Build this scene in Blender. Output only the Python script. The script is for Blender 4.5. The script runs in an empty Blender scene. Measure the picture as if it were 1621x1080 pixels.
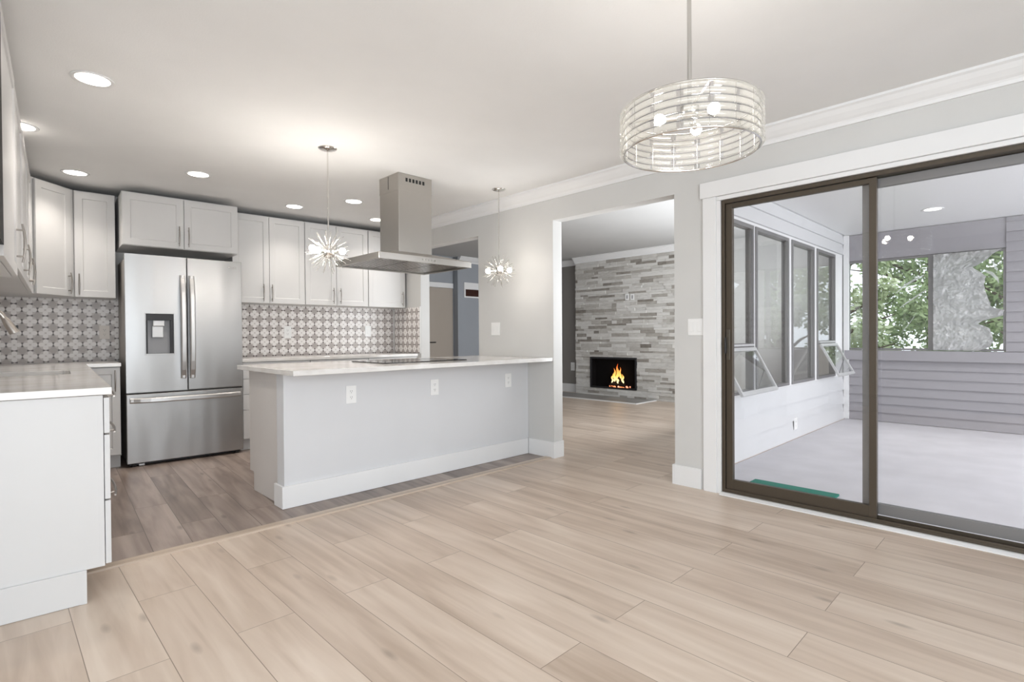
import bpy, bmesh, math, random
from math import sin, cos, pi, radians
from mathutils import Vector, Matrix, noise
from mathutils.geometry import tessellate_polygon

random.seed(7)
SC = bpy.context.scene
COL = SC.collection

# ------------------------------------------------------------------ camera, world, light, exposure
def rotm(yaw, p, r):
    f = Vector((sin(yaw) * cos(p), cos(yaw) * cos(p), sin(p)))
    rt = Vector((cos(yaw), -sin(yaw), 0))
    d = f.cross(rt)
    rt2 = rt * cos(r) + d * sin(r)
    d2 = d * cos(r) - rt * sin(r)
    return rt2, d2, f
_r, _d, _f = rotm(radians(44.476), radians(-.554), radians(.391))
cam_d = bpy.data.cameras.new('camera')
cam = bpy.data.objects.new('camera', cam_d)
COL.objects.link(cam)
cam_d.sensor_width = 36
cam_d.lens = 840.58 / 1621 * 36
cam_d.clip_start = .02
m = Matrix(((_r.x, -_d.x, -_f.x, 0), (_r.y, -_d.y, -_f.y, 0), (_r.z, -_d.z, -_f.z, 1.107), (0, 0, 0, 1)))
cam.matrix_world = m
SC.camera = cam

vs = SC.view_settings
vs.view_transform = 'Standard'
vs.look = 'None'
vs.exposure = 0.32
vs.gamma = 1
vs.use_curve_mapping = False

W_ = bpy.data.worlds.new('sky')
SC.world = W_
W_.use_nodes = True
bg = W_.node_tree.nodes['Background']
bg.inputs[0].default_value = (.86, .92, 1.0, 1)
bg.inputs[1].default_value = 2.1

def area(name, loc, rot, sx, sy, power, color=(1, 1, 1), spread=None):
    l = bpy.data.lights.new(name, 'AREA')
    l.shape = 'RECTANGLE'
    l.size = sx
    l.size_y = sy
    l.energy = power
    l.color = color
    if spread: l.spread = spread
    o = bpy.data.objects.new(name, l)
    COL.objects.link(o)
    o.location = loc
    o.rotation_euler = rot
    return o
# added area lamps standing in for daylight (behind the camera, left of it, in the living room, on the porch)
area('window_daylight', (-.4, -2.62, 1.33), (radians(90), 0, 0), 3.2, 2.1, 70, (.89, .955, 1))  # added lamp outside the invented rear opening
area('window_daylight', (-2.42, -.95, 1.33), (radians(90), 0, radians(-90)), 2.4, 2.1, 43, (.89, .955, 1))  # added lamp outside the invented left opening
area('window_daylight', (5.85, 2.34, 1.35), (radians(116), 0, 0), 3.4, 1.3, 70, (.94, .97, 1))  # added lamp inside the living room, tilted up to brighten its walls
area('window_daylight', (5.6, -2.9, 1.5), (radians(80), 0, 0), 4.2, 2.0, 82, (1, .98, .99))  # added lamp at the porch's open side, brightens floor and siding

# ------------------------------------------------------------------ materials
MATS = {}
def _new(name):
    mt = bpy.data.materials.new(name)
    mt.use_nodes = True
    nt = mt.node_tree
    b = nt.nodes['Principled BSDF']
    MATS[name] = mt
    return mt, nt, b
def N(nt, typ, **kw):
    n = nt.nodes.new(typ)
    for k, v in kw.items(): setattr(n, k, v)
    return n
def lk(nt, a, b): nt.links.new(a, b)
def math_(nt, op, a, b=None, c=None):
    n = N(nt, 'ShaderNodeMath', operation=op)
    for i, v in enumerate((a, b, c)):
        if v is None: continue
        if isinstance(v, (int, float)): n.inputs[i].default_value = v
        else: lk(nt, v, n.inputs[i])
    return n.outputs[0]
def mix_(nt, f, a, b, typ='RGBA', blend='MIX'):
    n = N(nt, 'ShaderNodeMix', data_type='RGBA', blend_type=blend)
    for i, v in ((0, f), (6, a), (7, b)):
        if isinstance(v, (int, float)): n.inputs[i].default_value = v
        elif isinstance(v, tuple): n.inputs[i].default_value = v if len(v) == 4 else (*v, 1)
        else: lk(nt, v, n.inputs[i])
    return n.outputs[2]
def ramp(nt, f, stops, interp='LINEAR'):
    n = N(nt, 'ShaderNodeValToRGB')
    cr = n.color_ramp
    cr.interpolation = interp
    while len(cr.elements) < len(stops): cr.elements.new(.5)
    for e, (p, c) in zip(cr.elements, stops):
        e.position = p
        e.color = (*c, 1) if len(c) == 3 else c
    lk(nt, f, n.inputs[0])
    return n.outputs[0]
def ocoord(nt):
    return N(nt, 'ShaderNodeTexCoord').outputs['Object']
def mapping(nt, v, scale=(1, 1, 1), rot=(0, 0, 0), loc=(0, 0, 0)):
    n = N(nt, 'ShaderNodeMapping')
    n.inputs['Scale'].default_value = scale
    n.inputs['Rotation'].default_value = rot
    n.inputs['Location'].default_value = loc
    lk(nt, v, n.inputs[0])
    return n.outputs[0]
def bump(nt, b, hgt, strength=.2, dist=.002):
    n = N(nt, 'ShaderNodeBump')
    n.inputs['Strength'].default_value = strength
    n.inputs['Distance'].default_value = dist
    lk(nt, hgt, n.inputs['Height'])
    lk(nt, n.outputs[0], b.inputs['Normal'])

def paint(name, col, rough=.5, spec=.4, tex=0.0, metal=0.0, var=.015):
    mt, nt, b = _new(name)
    b.inputs['Roughness'].default_value = rough
    b.inputs['Specular IOR Level'].default_value = spec
    b.inputs['Metallic'].default_value = metal
    c = ocoord(nt)
    nz = N(nt, 'ShaderNodeTexNoise')
    nz.inputs['Scale'].default_value = 3.0
    nz.inputs['Detail'].default_value = 3
    lk(nt, c, nz.inputs[0])
    lo = tuple(max(0, x * (1 - var)) for x in col)
    hi = tuple(min(1, x * (1 + var)) for x in col)
    lk(nt, ramp(nt, nz.outputs[0], [(.3, lo), (.7, hi)]), b.inputs['Base Color'])
    if tex:
        n2 = N(nt, 'ShaderNodeTexNoise')
        n2.inputs['Scale'].default_value = 160
        lk(nt, c, n2.inputs[0])
        bump(nt, b, n2.outputs[0], tex, .002)
    return mt

WALL = paint('wall_paint', (.63, .625, .61), .75, .25, .12)
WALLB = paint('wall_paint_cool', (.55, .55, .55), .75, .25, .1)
HALL = paint('hall_paint', (.33, .35, .38), .8, .2, .1)
ISL = paint('island_paint', (.68, .685, .70), .7, .25, .1)
CEIL = paint('ceiling_paint', (.84, .84, .835), .9, .1, .25)
CEILD = paint('ceiling_paint_dim', (.50, .50, .495), .9, .1, .25)  # darker copy of the ceiling paint, the room's dimness is in its colour
TRIM = paint('trim_white', (.81, .81, .81), .4, .4)
CAB = paint('cabinet_white', (.635, .63, .625), .38, .45)
CABD = paint('cabinet_grey_panel', (.66, .63, .605), .45, .4)
PLATE = paint('white_plastic', (.86, .86, .85), .3, .5)
DARKSLOT = paint('dark_slot', (.03, .03, .03), .6, .2)
BLACKGL = paint('black_glass', (.008, .008, .009), .06, .6)
BLACK = paint('black_plastic', (.02, .02, .022), .4, .4)
DISPG = paint('dispenser_grey', (.30, .30, .31), .35, .5)
BRONZE = paint('bronze_aluminium', (.085, .068, .05), .38, .5, 0, .4)
ALU = paint('grey_aluminium', (.22, .215, .215), .4, .5, 0, .3)
ALUL = paint('light_aluminium', (.62, .62, .62), .4, .5, 0, .4)
SIDW = paint('siding_white', (.64, .645, .655), .55, .35)
SIDG = paint('siding_grey', (.33, .32, .34), .6, .3)
CONC = paint('porch_concrete', (.63, .62, .65), .75, .2, .3, 0, .06)
RUBBER = paint('green_mat_fibre', (.03, .22, .17), .9, .1, .6)
CHAR = paint('charred_wood', (.035, .022, .016), .9, .1, .8)
DOORT = paint('hall_door_paint', (.40, .35, .30), .5, .4)
WOODD = paint('dark_brown_wood', (.045, .012, .006), .45, .4)
BARK = paint('bark', (.12, .09, .06), .9, .1, .8, 0, .2)
GRASS = paint('grass_ground', (.10, .17, .05), .95, .1, .8, 0, .3)
HEARTH = paint('hearth_tile', (.30, .285, .27), .4, .4, .1, 0, .15)

def metal(name, col, rough, brushed=None, warp=0.0, aniso=0.0):
    mt, nt, b = _new(name)
    b.inputs['Metallic'].default_value = 1
    b.inputs['Base Color'].default_value = (*col, 1)
    b.inputs['Roughness'].default_value = rough
    if aniso: b.inputs['Anisotropic'].default_value = aniso
    c = ocoord(nt)
    if brushed:
        nz = N(nt, 'ShaderNodeTexNoise')
        nz.inputs['Scale'].default_value = 1
        nz.inputs['Detail'].default_value = 4
        lk(nt, mapping(nt, c, brushed), nz.inputs[0])
        lk(nt, ramp(nt, nz.outputs[0], [(.35, (rough * .96,) * 3), (.65, (rough * 1.05,) * 3)]), b.inputs['Roughness'])
        h = nz.outputs[0]
        if warp:
            n2 = N(nt, 'ShaderNodeTexNoise')
            n2.inputs['Scale'].default_value = 1
            n2.inputs['Detail'].default_value = 1
            lk(nt, mapping(nt, c, (4.5, 4.5, .9)), n2.inputs[0])
            bump(nt, b, math_(nt, 'MULTIPLY', n2.outputs[0], warp), .8, .02)
    return mt
STEEL = metal('stainless_steel', (.42, .418, .415), .36, (6, 6, 500), .6)
STEELH = metal('stainless_hood', (.50, .48, .45), .30, (6, 6, 400), .15)
NICKEL = metal('brushed_nickel', (.50, .465, .43), .28)
HANDLE = metal('dark_nickel_pull', (.33, .305, .28), .3)
FRHAND = metal('satin_steel_handle', (.56, .555, .55), .38)
CHROME = metal('chrome', (.78, .77, .75), .07)
SATIN = metal('satin_rod', (.55, .54, .52), .25)
SINKM = metal('sink_steel', (.30, .295, .29), .3)
FILTER = metal('filter_mesh', (.45, .43, .41), .25)

def emis(name, col, st):
    mt, nt, b = _new(name)
    b.inputs['Base Color'].default_value = (1, 1, 1, 1)
    b.inputs['Emission Color'].default_value = (*col, 1)
    b.inputs['Emission Strength'].default_value = st
    return mt
DRUMB = emis('lit_drum_bulb', (1, .94, .87), 80)
LED = emis('lit_led_lens', (1, .93, .84), 9)
LEDP = emis('lit_porch_lens', (1, .97, .92), 4)

def glass(name, tint=(1, 1, 1), refl=1.0, haze=0.0, hazecol=(.8, .8, .8), rough=0.0):
    mt, nt, b = _new(name)
    out = nt.nodes['Material Output']
    nt.nodes.remove(b)
    tr = N(nt, 'ShaderNodeBsdfTransparent')
    tr.inputs[0].default_value = (*tint, 1)
    gl = N(nt, 'ShaderNodeBsdfGlossy')
    gl.inputs['Roughness'].default_value = rough
    fr = N(nt, 'ShaderNodeLayerWeight')
    fr.inputs[0].default_value = .5
    sch = math_(nt, 'MULTIPLY_ADD', math_(nt, 'POWER', fr.outputs['Facing'], 5.0), .955, .042)
    f = math_(nt, 'MINIMUM', math_(nt, 'MULTIPLY', sch, refl), 1.0)
    mx = N(nt, 'ShaderNodeMixShader')
    lk(nt, f, mx.inputs[0])
    lk(nt, tr.outputs[0], mx.inputs[1])
    lk(nt, gl.outputs[0], mx.inputs[2])
    cur = mx.outputs[0]
    if haze:
        df = N(nt, 'ShaderNodeBsdfDiffuse')
        df.inputs[0].default_value = (*hazecol, 1)
        tl = N(nt, 'ShaderNodeBsdfTranslucent')
        tl.inputs[0].default_value = (*hazecol, 1)
        ad = N(nt, 'ShaderNodeMixShader')
        ad.inputs[0].default_value = .5
        lk(nt, df.outputs[0], ad.inputs[1])
        lk(nt, tl.outputs[0], ad.inputs[2])
        m2 = N(nt, 'ShaderNodeMixShader')
        m2.inputs[0].default_value = haze
        lk(nt, cur, m2.inputs[1])
        lk(nt, ad.outputs[0], m2.inputs[2])
        cur = m2.outputs[0]
    lk(nt, cur, out.inputs[0])
    return mt
GLASS = glass('window_glass', (.985, .985, .985), 1.0)
GLASSD = glass('porch_window_glass', (.94, .95, .95), 1.0)
ACRYL = glass('acrylic_bar', (.93, .93, .91), 1.3, .15, (.95, .94, .91), .05)
SPIKE = glass('glass_spike', (.80, .79, .77), 1.2, .10, (.7, .69, .67), .05)
FILM = glass('torn_film', (.9, .9, .9), 1.0, .35, (.95, .95, .95), .1)

def planks(name, along_x, width, length, c_lo, c_mid, c_hi, rough, joint, rot=0.0, knot=.5, loc=(0, 0, 0)):
    mt, nt, b = _new(name)
    c = mapping(nt, ocoord(nt), (1, 1, 1), (0, 0, (0 if along_x else -pi / 2) + rot), loc)
    br = N(nt, 'ShaderNodeTexBrick')
    br.offset = .37
    br.offset_frequency = 2
    br.squash = 1
    br.inputs['Scale'].default_value = 1
    br.inputs['Brick Width'].default_value = length
    br.inputs['Row Height'].default_value = width
    br.inputs['Mortar Size'].default_value = .0016
    br.inputs['Mortar Smooth'].default_value = .3
    br.inputs['Color1'].default_value = (0, 0, 0, 1)
    br.inputs['Color2'].default_value = (1, 1, 1, 1)
    br.inputs['Mortar'].default_value = (.5, .5, .5, 1)
    lk(nt, c, br.inputs[0])
    # grain is shifted from plank to plank
    sh = N(nt, 'ShaderNodeVectorMath', operation='MULTIPLY_ADD')
    lk(nt, br.outputs[0], sh.inputs[0])
    sh.inputs[1].default_value = (7.3, 3.1, 5.7)
    lk(nt, c, sh.inputs[2])
    g = N(nt, 'ShaderNodeTexNoise')
    g.inputs['Scale'].default_value = 1
    g.inputs['Detail'].default_value = 5
    g.inputs['Distortion'].default_value = .6
    lk(nt, mapping(nt, sh.outputs[0], (1.3, 16, 1)), g.inputs[0])
    g2 = N(nt, 'ShaderNodeTexNoise')
    g2.inputs['Scale'].default_value = 1
    g2.inputs['Detail'].default_value = 2
    g2.inputs['Distortion'].default_value = 1.2
    lk(nt, mapping(nt, sh.outputs[0], (.9, 5, 1)), g2.inputs[0])
    v = math_(nt, 'ADD', math_(nt, 'MULTIPLY', g.outputs[0], .55), math_(nt, 'MULTIPLY', g2.outputs[0], .45))
    sepr = N(nt, 'ShaderNodeSeparateColor')
    lk(nt, br.outputs[0], sepr.inputs[0])
    v = math_(nt, 'ADD', v, math_(nt, 'MULTIPLY_ADD', sepr.outputs[0], .15, -.075))
    col = ramp(nt, v, [(.30, c_lo), (.50, c_mid), (.70, c_hi)])
    # small dark knots
    vo = N(nt, 'ShaderNodeTexVoronoi')
    vo.inputs['Scale'].default_value = 1
    lk(nt, mapping(nt, sh.outputs[0], (2.2, 6.5, 1)), vo.inputs[0])
    kn = ramp(nt, vo.outputs['Distance'], [(.03, (1, 1, 1)), (.13, (0, 0, 0))])
    col = mix_(nt, math_(nt, 'MULTIPLY', kn, knot), col, tuple(x * .45 for x in c_lo))
    col = mix_(nt, math_(nt, 'MULTIPLY', br.outputs['Fac'], .8), col, joint)
    lk(nt, col, b.inputs['Base Color'])
    b.inputs['Roughness'].default_value = rough
    b.inputs['Specular IOR Level'].default_value = .4
    hh = math_(nt, 'SUBTRACT', math_(nt, 'MULTIPLY', g.outputs[0], .15), br.outputs['Fac'])
    bump(nt, b, hh, .25, .002)
    return mt
FLOORL = planks('light_oak_planks', False, .215, 1.5, (.45, .35, .272), (.60, .49, .40), (.70, .595, .50), .36, (.20, .15, .11), 0, .45, (.31, .0, 0))
FLOORK = planks('dark_oak_planks', False, .18, 1.4, (.13, .098, .082), (.265, .207, .177), (.41, .337, .295), .33, (.04, .028, .02), radians(4), .6)

def tiles(name):
    """patterned tile: white four-petal rosettes, grey stars, dark points where rosettes meet"""
    mt, nt, b = _new(name)
    sp = N(nt, 'ShaderNodeSeparateXYZ')
    lk(nt, ocoord(nt), sp.inputs[0])
    s = .101
    def cell(o, off):
        a = math_(nt, 'MULTIPLY_ADD', o, 1 / s, off)
        return math_(nt, 'SUBTRACT', math_(nt, 'FRACT', a), .5)
    u = cell(sp.outputs['X'], 100.0)
    v = cell(sp.outputs['Z'], 100.0 - .957 / s + .5)
    au, av = math_(nt, 'ABSOLUTE', u), math_(nt, 'ABSOLUTE', v)
    # four petals: ellipses centred left, right, above, below
    def petal(x, y):
        dx = math_(nt, 'DIVIDE', math_(nt, 'SUBTRACT', x, .26), .205)
        dy = math_(nt, 'DIVIDE', y, .185)
        return math_(nt, 'ADD', math_(nt, 'MULTIPLY', dx, dx), math_(nt, 'MULTIPLY', dy, dy))
    p = math_(nt, 'MINIMUM', petal(au, v), petal(av, u))
    petalm = ramp(nt, p, [(.86, (1, 1, 1)), (1.0, (0, 0, 0))])
    r = math_(nt, 'SQRT', math_(nt, 'ADD', math_(nt, 'MULTIPLY', u, u), math_(nt, 'MULTIPLY', v, v)))
    disc = ramp(nt, r, [(.43, (1, 1, 1)), (.47, (0, 0, 0))])
    # dark points: along cell edges, close to where two rosettes touch
    def pt(x, y):
        e = math_(nt, 'SUBTRACT', .5, x)           # distance from the cell edge
        k = math_(nt, 'MULTIPLY_ADD', y, .42, 0.0)    # widens away from the touch point
        return math_(nt, 'MULTIPLY', math_(nt, 'LESS_THAN', e, k), math_(nt, 'LESS_THAN', y, .20))
    dark = math_(nt, 'MAXIMUM', pt(au, av), pt(av, au))
    base = mix_(nt, disc, (.44, .395, .375), (.58, .54, .515))
    base = mix_(nt, math_(nt, 'MULTIPLY', dark, math_(nt, 'SUBTRACT', 1.0, disc)), base, (.075, .06, .055))
    col = mix_(nt, petalm, base, (.84, .81, .79))
    lk(nt, col, b.inputs['Base Color'])
    b.inputs['Roughness'].default_value = .35
    return mt
TILE = tiles('rosette_tile')

def quartz(name):
    mt, nt, b = _new(name)
    c = ocoord(nt)
    n1 = N(nt, 'ShaderNodeTexNoise')
    n1.inputs['Scale'].default_value = 7
    n1.inputs['Detail'].default_value = 5
    lk(nt, c, n1.inputs[0])
    lk(nt, ramp(nt, n1.outputs[0], [(.35, (.70, .675, .645)), (.65, (.80, .785, .765))]), b.inputs['Base Color'])
    b.inputs['Roughness'].default_value = .12
    b.inputs['Specular IOR Level'].default_value = .6
    return mt
QUARTZ = quartz('pale_quartz')

def stone(name):
    mt, nt, b = _new(name)
    at = N(nt, 'ShaderNodeAttribute', attribute_name='tone')
    nz = N(nt, 'ShaderNodeTexNoise')
    nz.inputs['Scale'].default_value = 14
    nz.inputs['Detail'].default_value = 6
    lk(nt, mapping(nt, ocoord(nt), (1, 1, 3)), nz.inputs[0])
    v = math_(nt, 'ADD', math_(nt, 'MULTIPLY', at.outputs['Fac'], .7), math_(nt, 'MULTIPLY', nz.outputs[0], .3))
    lk(nt, ramp(nt, v, [(.08, (.15, .128, .105)), (.36, (.39, .365, .33)), (.72, (.67, .655, .625))]), b.inputs['Base Color'])
    b.inputs['Roughness'].default_value = .75
    bump(nt, b, nz.outputs[0], .5, .01)
    return mt
STONE = stone('ledger_stone')

def flame(name):
    mt, nt, b = _new(name)
    sp = N(nt, 'ShaderNodeSeparateXYZ')
    lk(nt, ocoord(nt), sp.inputs[0])
    zz = math_(nt, 'MULTIPLY', math_(nt, 'SUBTRACT', sp.outputs['Z'], .10), 3.2)
    c = ramp(nt, zz, [(0, (1, .85, .45)), (.4, (1, .50, .10)), (1, (.7, .10, .01))])
    lk(nt, c, b.inputs['Emission Color'])
    b.inputs['Emission Strength'].default_value = 1.5
    b.inputs['Base Color'].default_value = (0, 0, 0, 1)
    return mt
FLAME = flame('flame')
EMBER = emis('ember', (1, .22, .04), 1.1)

def leaf(name, a, bcol):
    mt, nt, b = _new(name)
    nz = N(nt, 'ShaderNodeTexNoise')
    nz.inputs['Scale'].default_value = 4
    lk(nt, ocoord(nt), nz.inputs[0])
    lk(nt, ramp(nt, nz.outputs[0], [(.35, a), (.65, bcol)]), b.inputs['Base Color'])
    b.inputs['Roughness'].default_value = .6
    return mt
LEAF1 = leaf('leaf_pale', (.36, .45, .22), (.68, .74, .48))
LEAF2 = leaf('leaf_deep', (.17, .26, .09), (.42, .52, .25))

def crinkle(name):
    mt, nt, b = _new(name)
    out = nt.nodes['Material Output']
    nz = N(nt, 'ShaderNodeTexNoise')
    nz.inputs['Scale'].default_value = 9
    nz.inputs['Detail'].default_value = 8
    nz.inputs['Distortion'].default_value = 1.5
    lk(nt, ocoord(nt), nz.inputs[0])
    vo = N(nt, 'ShaderNodeTexVoronoi')
    vo.inputs['Scale'].default_value = 16
    lk(nt, nz.outputs['Color'], vo.inputs[0])
    b.inputs['Base Color'].default_value = (.97, .965, .96, 1)
    b.inputs['Metallic'].default_value = 0
    b.inputs['Roughness'].default_value = .4
    bump(nt, b, math_(nt, 'ADD', nz.outputs[0], math_(nt, 'MULTIPLY', vo.outputs[0], .5)), .9, .03)
    tl = N(nt, 'ShaderNodeBsdfTranslucent')
    tl.inputs[0].default_value = (.95, .95, .95, 1)
    mx = N(nt, 'ShaderNodeMixShader')
    mx.inputs[0].default_value = .42
    lk(nt, b.outputs[0], mx.inputs[1])
    lk(nt, tl.outputs[0], mx.inputs[2])
    lk(nt, mx.outputs[0], out.inputs[0])
    return mt
FOIL = crinkle('crinkled_foil')

# ------------------------------------------------------------------ mesh helpers
class MB:
    def __init__(s):
        s.v, s.f, s.m, s.sm = [], [], [], []
        s.cur = 0
    def add(s, vs_, fs, smooth=False):
        o = len(s.v)
        s.v += [tuple(x) for x in vs_]
        for f in fs:
            s.f.append([i + o for i in f])
            s.m.append(s.cur)
            s.sm.append(smooth)
        return s
    def box(s, x0, x1, y0, y1, z0, z1):
        x0, x1 = min(x0, x1), max(x0, x1); y0, y1 = min(y0, y1), max(y0, y1); z0, z1 = min(z0, z1), max(z0, z1)
        V = [(x, y, z) for z in (z0, z1) for y in (y0, y1) for x in (x0, x1)]
        return s.add(V, [(0, 2, 3, 1), (4, 5, 7, 6), (0, 1, 5, 4), (2, 6, 7, 3), (0, 4, 6, 2), (1, 3, 7, 5)])
    def prism(s, poly, a, b, axis='z'):
        """polygon extruded from a to b along axis; poly in the two other axes in x,y,z order"""
        def P(p, t):
            return {'z': (p[0], p[1], t), 'y': (p[0], t, p[1]), 'x': (t, p[0], p[1])}[axis]
        n = len(poly)
        V = [P(p, a) for p in poly] + [P(p, b) for p in poly]
        F = [tuple(range(n)), tuple(range(2 * n - 1, n - 1, -1))]
        F += [(i, i + n, (i + 1) % n + n, (i + 1) % n) for i in range(n)]
        return s.add(V, F)
    def tube(s, pts, r, n=10, caps=True):
        pts = [Vector(p) for p in pts]
        rr = r if isinstance(r, (list, tuple)) else [r] * len(pts)
        rings = []
        t0 = (pts[1] - pts[0]).normalized()
        up = Vector((0, 0, 1)) if abs(t0.z) < .9 else Vector((1, 0, 0))
        a = t0.cross(up).normalized()
        V = []
        for i, p in enumerate(pts):
            t = (pts[min(i + 1, len(pts) - 1)] - pts[max(i - 1, 0)]).normalized()
            a = (a - t * a.dot(t)).normalized()
            b = t.cross(a)
            V += [p + (a * cos(2 * pi * k / n) + b * sin(2 * pi * k / n)) * rr[i] for k in range(n)]
        F = []
        for i in range(len(pts) - 1):
            for k in range(n):
                F.append((i * n + k, i * n + (k + 1) % n, (i + 1) * n + (k + 1) % n, (i + 1) * n + k))
        s.add(V, F, True)
        if caps:
            s.add(V[:n], [tuple(range(n - 1, -1, -1))])
            s.add(V[-n:], [tuple(range(n))])
        return s
    def lathe(s, prof, n=24, c=(0, 0, 0)):
        V, F = [], []
        for r, z in prof:
            V += [(c[0] + r * cos(2 * pi * k / n), c[1] + r * sin(2 * pi * k / n), c[2] + z) for k in range(n)]
        for i in range(len(prof) - 1):
            for k in range(n):
                F.append((i * n + k, i * n + (k + 1) % n, (i + 1) * n + (k + 1) % n, (i + 1) * n + k))
        return s.add(V, F, True)
    def sphere(s, c, r, n=16, m_=10, sz=1.0):
        prof = [(max(1e-4, r * sin(pi * i / m_)), -r * cos(pi * i / m_) * sz) for i in range(m_ + 1)]
        return s.lathe(prof, n, c)
    def ring(s, c, R, r, n=48, k=8):
        V, F = [], []
        for i in range(n):
            a = 2 * pi * i / n
            for j in range(k):
                b = 2 * pi * j / k
                V.append((c[0] + (R + r * cos(b)) * cos(a), c[1] + (R + r * cos(b)) * sin(a), c[2] + r * sin(b)))
        for i in range(n):
            for j in range(k):
                F.append((i * k + j, ((i + 1) % n) * k + j, ((i + 1) % n) * k + (j + 1) % k, i * k + (j + 1) % k))
        return s.add(V, F, True)
    def panel(s, x0, x1, z0, z1, yf, th, st=.055, rec=.008):
        """shaker door: raised frame of width st around a recessed panel, front at y = yf facing -y"""
        yb = yf + th
        xi0, xi1, zi0, zi1 = x0 + st, x1 - st, z0 + st, z1 - st
        e = .004
        O = [(x0, z0), (x1, z0), (x1, z1), (x0, z1)]
        I = [(xi0, zi0), (xi1, zi0), (xi1, zi1), (xi0, zi1)]
        J = [(xi0 + e, zi0 + e), (xi1 - e, zi0 + e), (xi1 - e, zi1 - e), (xi0 + e, zi1 - e)]
        V = [(x, yf, z) for x, z in O] + [(x, yf, z) for x, z in I] + [(x, yf + rec, z) for x, z in J] + [(x, yb, z) for x, z in O]
        F = []
        for i in range(4):
            j = (i + 1) % 4
            F += [(i, j, 4 + j, 4 + i), (4 + i, 4 + j, 8 + j, 8 + i), (i, 12 + i, 12 + j, j)]
        F += [(8, 9, 10, 11), (15, 14, 13, 12)]
        return s.add(V, F)
    def build(s, name, mats, parent=None, loc=None, rot=None, bev=0.0, **props):
        me = bpy.data.meshes.new(name)
        me.from_pydata(s.v, [], s.f)
        for mt in (mats if isinstance(mats, (list, tuple)) else [mats]): me.materials.append(mt)
        me.polygons.foreach_set('material_index', s.m)
        me.polygons.foreach_set('use_smooth', s.sm)
        bm = bmesh.new()
        bm.from_mesh(me)
        bmesh.ops.recalc_face_normals(bm, faces=bm.faces)
        bm.to_mesh(me)
        bm.free()
        o = bpy.data.objects.new(name, me)
        COL.objects.link(o)
        if parent is not None: o.parent = parent
        if loc is not None: o.location = loc
        if rot is not None: o.rotation_euler = (0, 0, rot) if isinstance(rot, (int, float)) else rot
        if bev:
            md = o.modifiers.new('bevel', 'BEVEL')
            md.width = bev
            md.segments = 2
            md.limit_method = 'ANGLE'
            md.angle_limit = radians(50)
        for k, v in props.items(): o[k] = v
        return o

def thing(name, label, cat, loc=(0, 0, 0), rot=0.0, group=None):
    o = bpy.data.objects.new(name, None)
    o.empty_display_size = .1
    COL.objects.link(o)
    o.location = loc
    o.rotation_euler = (0, 0, rot)
    o['label'] = label
    o['category'] = cat
    if group: o['group'] = group
    return o
def tag(o, label, cat, group=None):
    o['label'] = label
    o['category'] = cat
    if group: o['group'] = group
    return o
def struct(o, label=None, cat=None):
    o['kind'] = 'structure'
    if label: o['label'] = label
    if cat: o['category'] = cat
    return o
def copy_tree(o, parent=None):
    c = o.copy()
    COL.objects.link(c)
    if parent is not None: c.parent = parent
    for ch in list(o.children): copy_tree(ch, c)
    return c

class Frame:
    """local x along a wall, local -y out of the wall into the room"""
    def __init__(s, ox, oy, deg):
        s.o = Vector((ox, oy, 0)); s.a = radians(deg)
        s.ux = Vector((cos(s.a), sin(s.a), 0)); s.uy = Vector((-sin(s.a), cos(s.a), 0))
    def at(s, x, t, z=0.0): return s.o + s.ux * x - s.uy * t + Vector((0, 0, z))
    def xy(s, x, t):
        p = s.at(x, t); return (p.x, p.y)
K = Frame(.9, 6.17, -3)          # wall behind the refrigerator
L = Frame(-.283, 2.875, 86)      # wall behind the sink
WX = 3.62                        # wall with the wide opening and the sliding door
WF = Frame(WX, 0, -90)           # local x = -Y
def meet(f, t1, g, t2):
    """where the line at distance t1 from f's wall meets the line at t2 from g's wall"""
    p, q = f.at(0, t1), g.at(0, t2)
    d = f.ux.x * g.ux.y - f.ux.y * g.ux.x
    w = q - p
    k = (w.x * g.ux.y - w.y * g.ux.x) / d
    r = p + f.ux * k
    return (r.x, r.y)

CZ = 2.44      # ceiling of dining room and kitchen
LZ = 2.57      # ceiling of the living room
OPZ = 2.145

# ------------------------------------------------------------------ the setting
struct(MB().box(-2.3, 3.70, -2.5, 3.205, -.1, 0).build('floor', FLOORL), 'pale oak plank floor of the dining room', 'floor')
struct(MB().box(-1.2, 3.70, 3.215, 6.4, -.1, 0).build('floor', FLOORK), 'dark oak plank floor of the kitchen', 'floor')
struct(MB().box(3.70, 8.4, 1.91, 8.1, -.1, 0).build('floor', FLOORL), 'oak plank floor of the living room', 'floor')
struct(MB().box(3.70, 8.4, -3.0, 1.905, -.1, -.005).build('floor', CONC), 'smooth grey concrete floor of the enclosed porch', 'floor')
# transition strip between the two floors
st = MB().prism([(3.168, 0), (3.172, .009), (3.236, .009), (3.242, 0)], .28, 3.60, 'x').build('trim_1', planks('oak_strip', True, .2, 3, (.45, .36, .28), (.56, .46, .37), (.64, .54, .45), .4, (.3, .22, .16)))
struct(st, 'pale wooden transition strip between light and dark floors', 'threshold')

struct(MB().box(-2.35, 3.74, -2.55, 6.5, CZ, CZ + .12).build('ceiling', CEIL), 'plain light ceiling over dining room and kitchen', 'ceiling')
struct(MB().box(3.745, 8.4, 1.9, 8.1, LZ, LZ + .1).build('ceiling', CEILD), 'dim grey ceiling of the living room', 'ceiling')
struct(MB().box(3.745, 8.3, -3.0, 1.895, 2.385, 2.485).build('ceiling', TRIM), 'white ceiling of the enclosed porch', 'ceiling')

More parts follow.
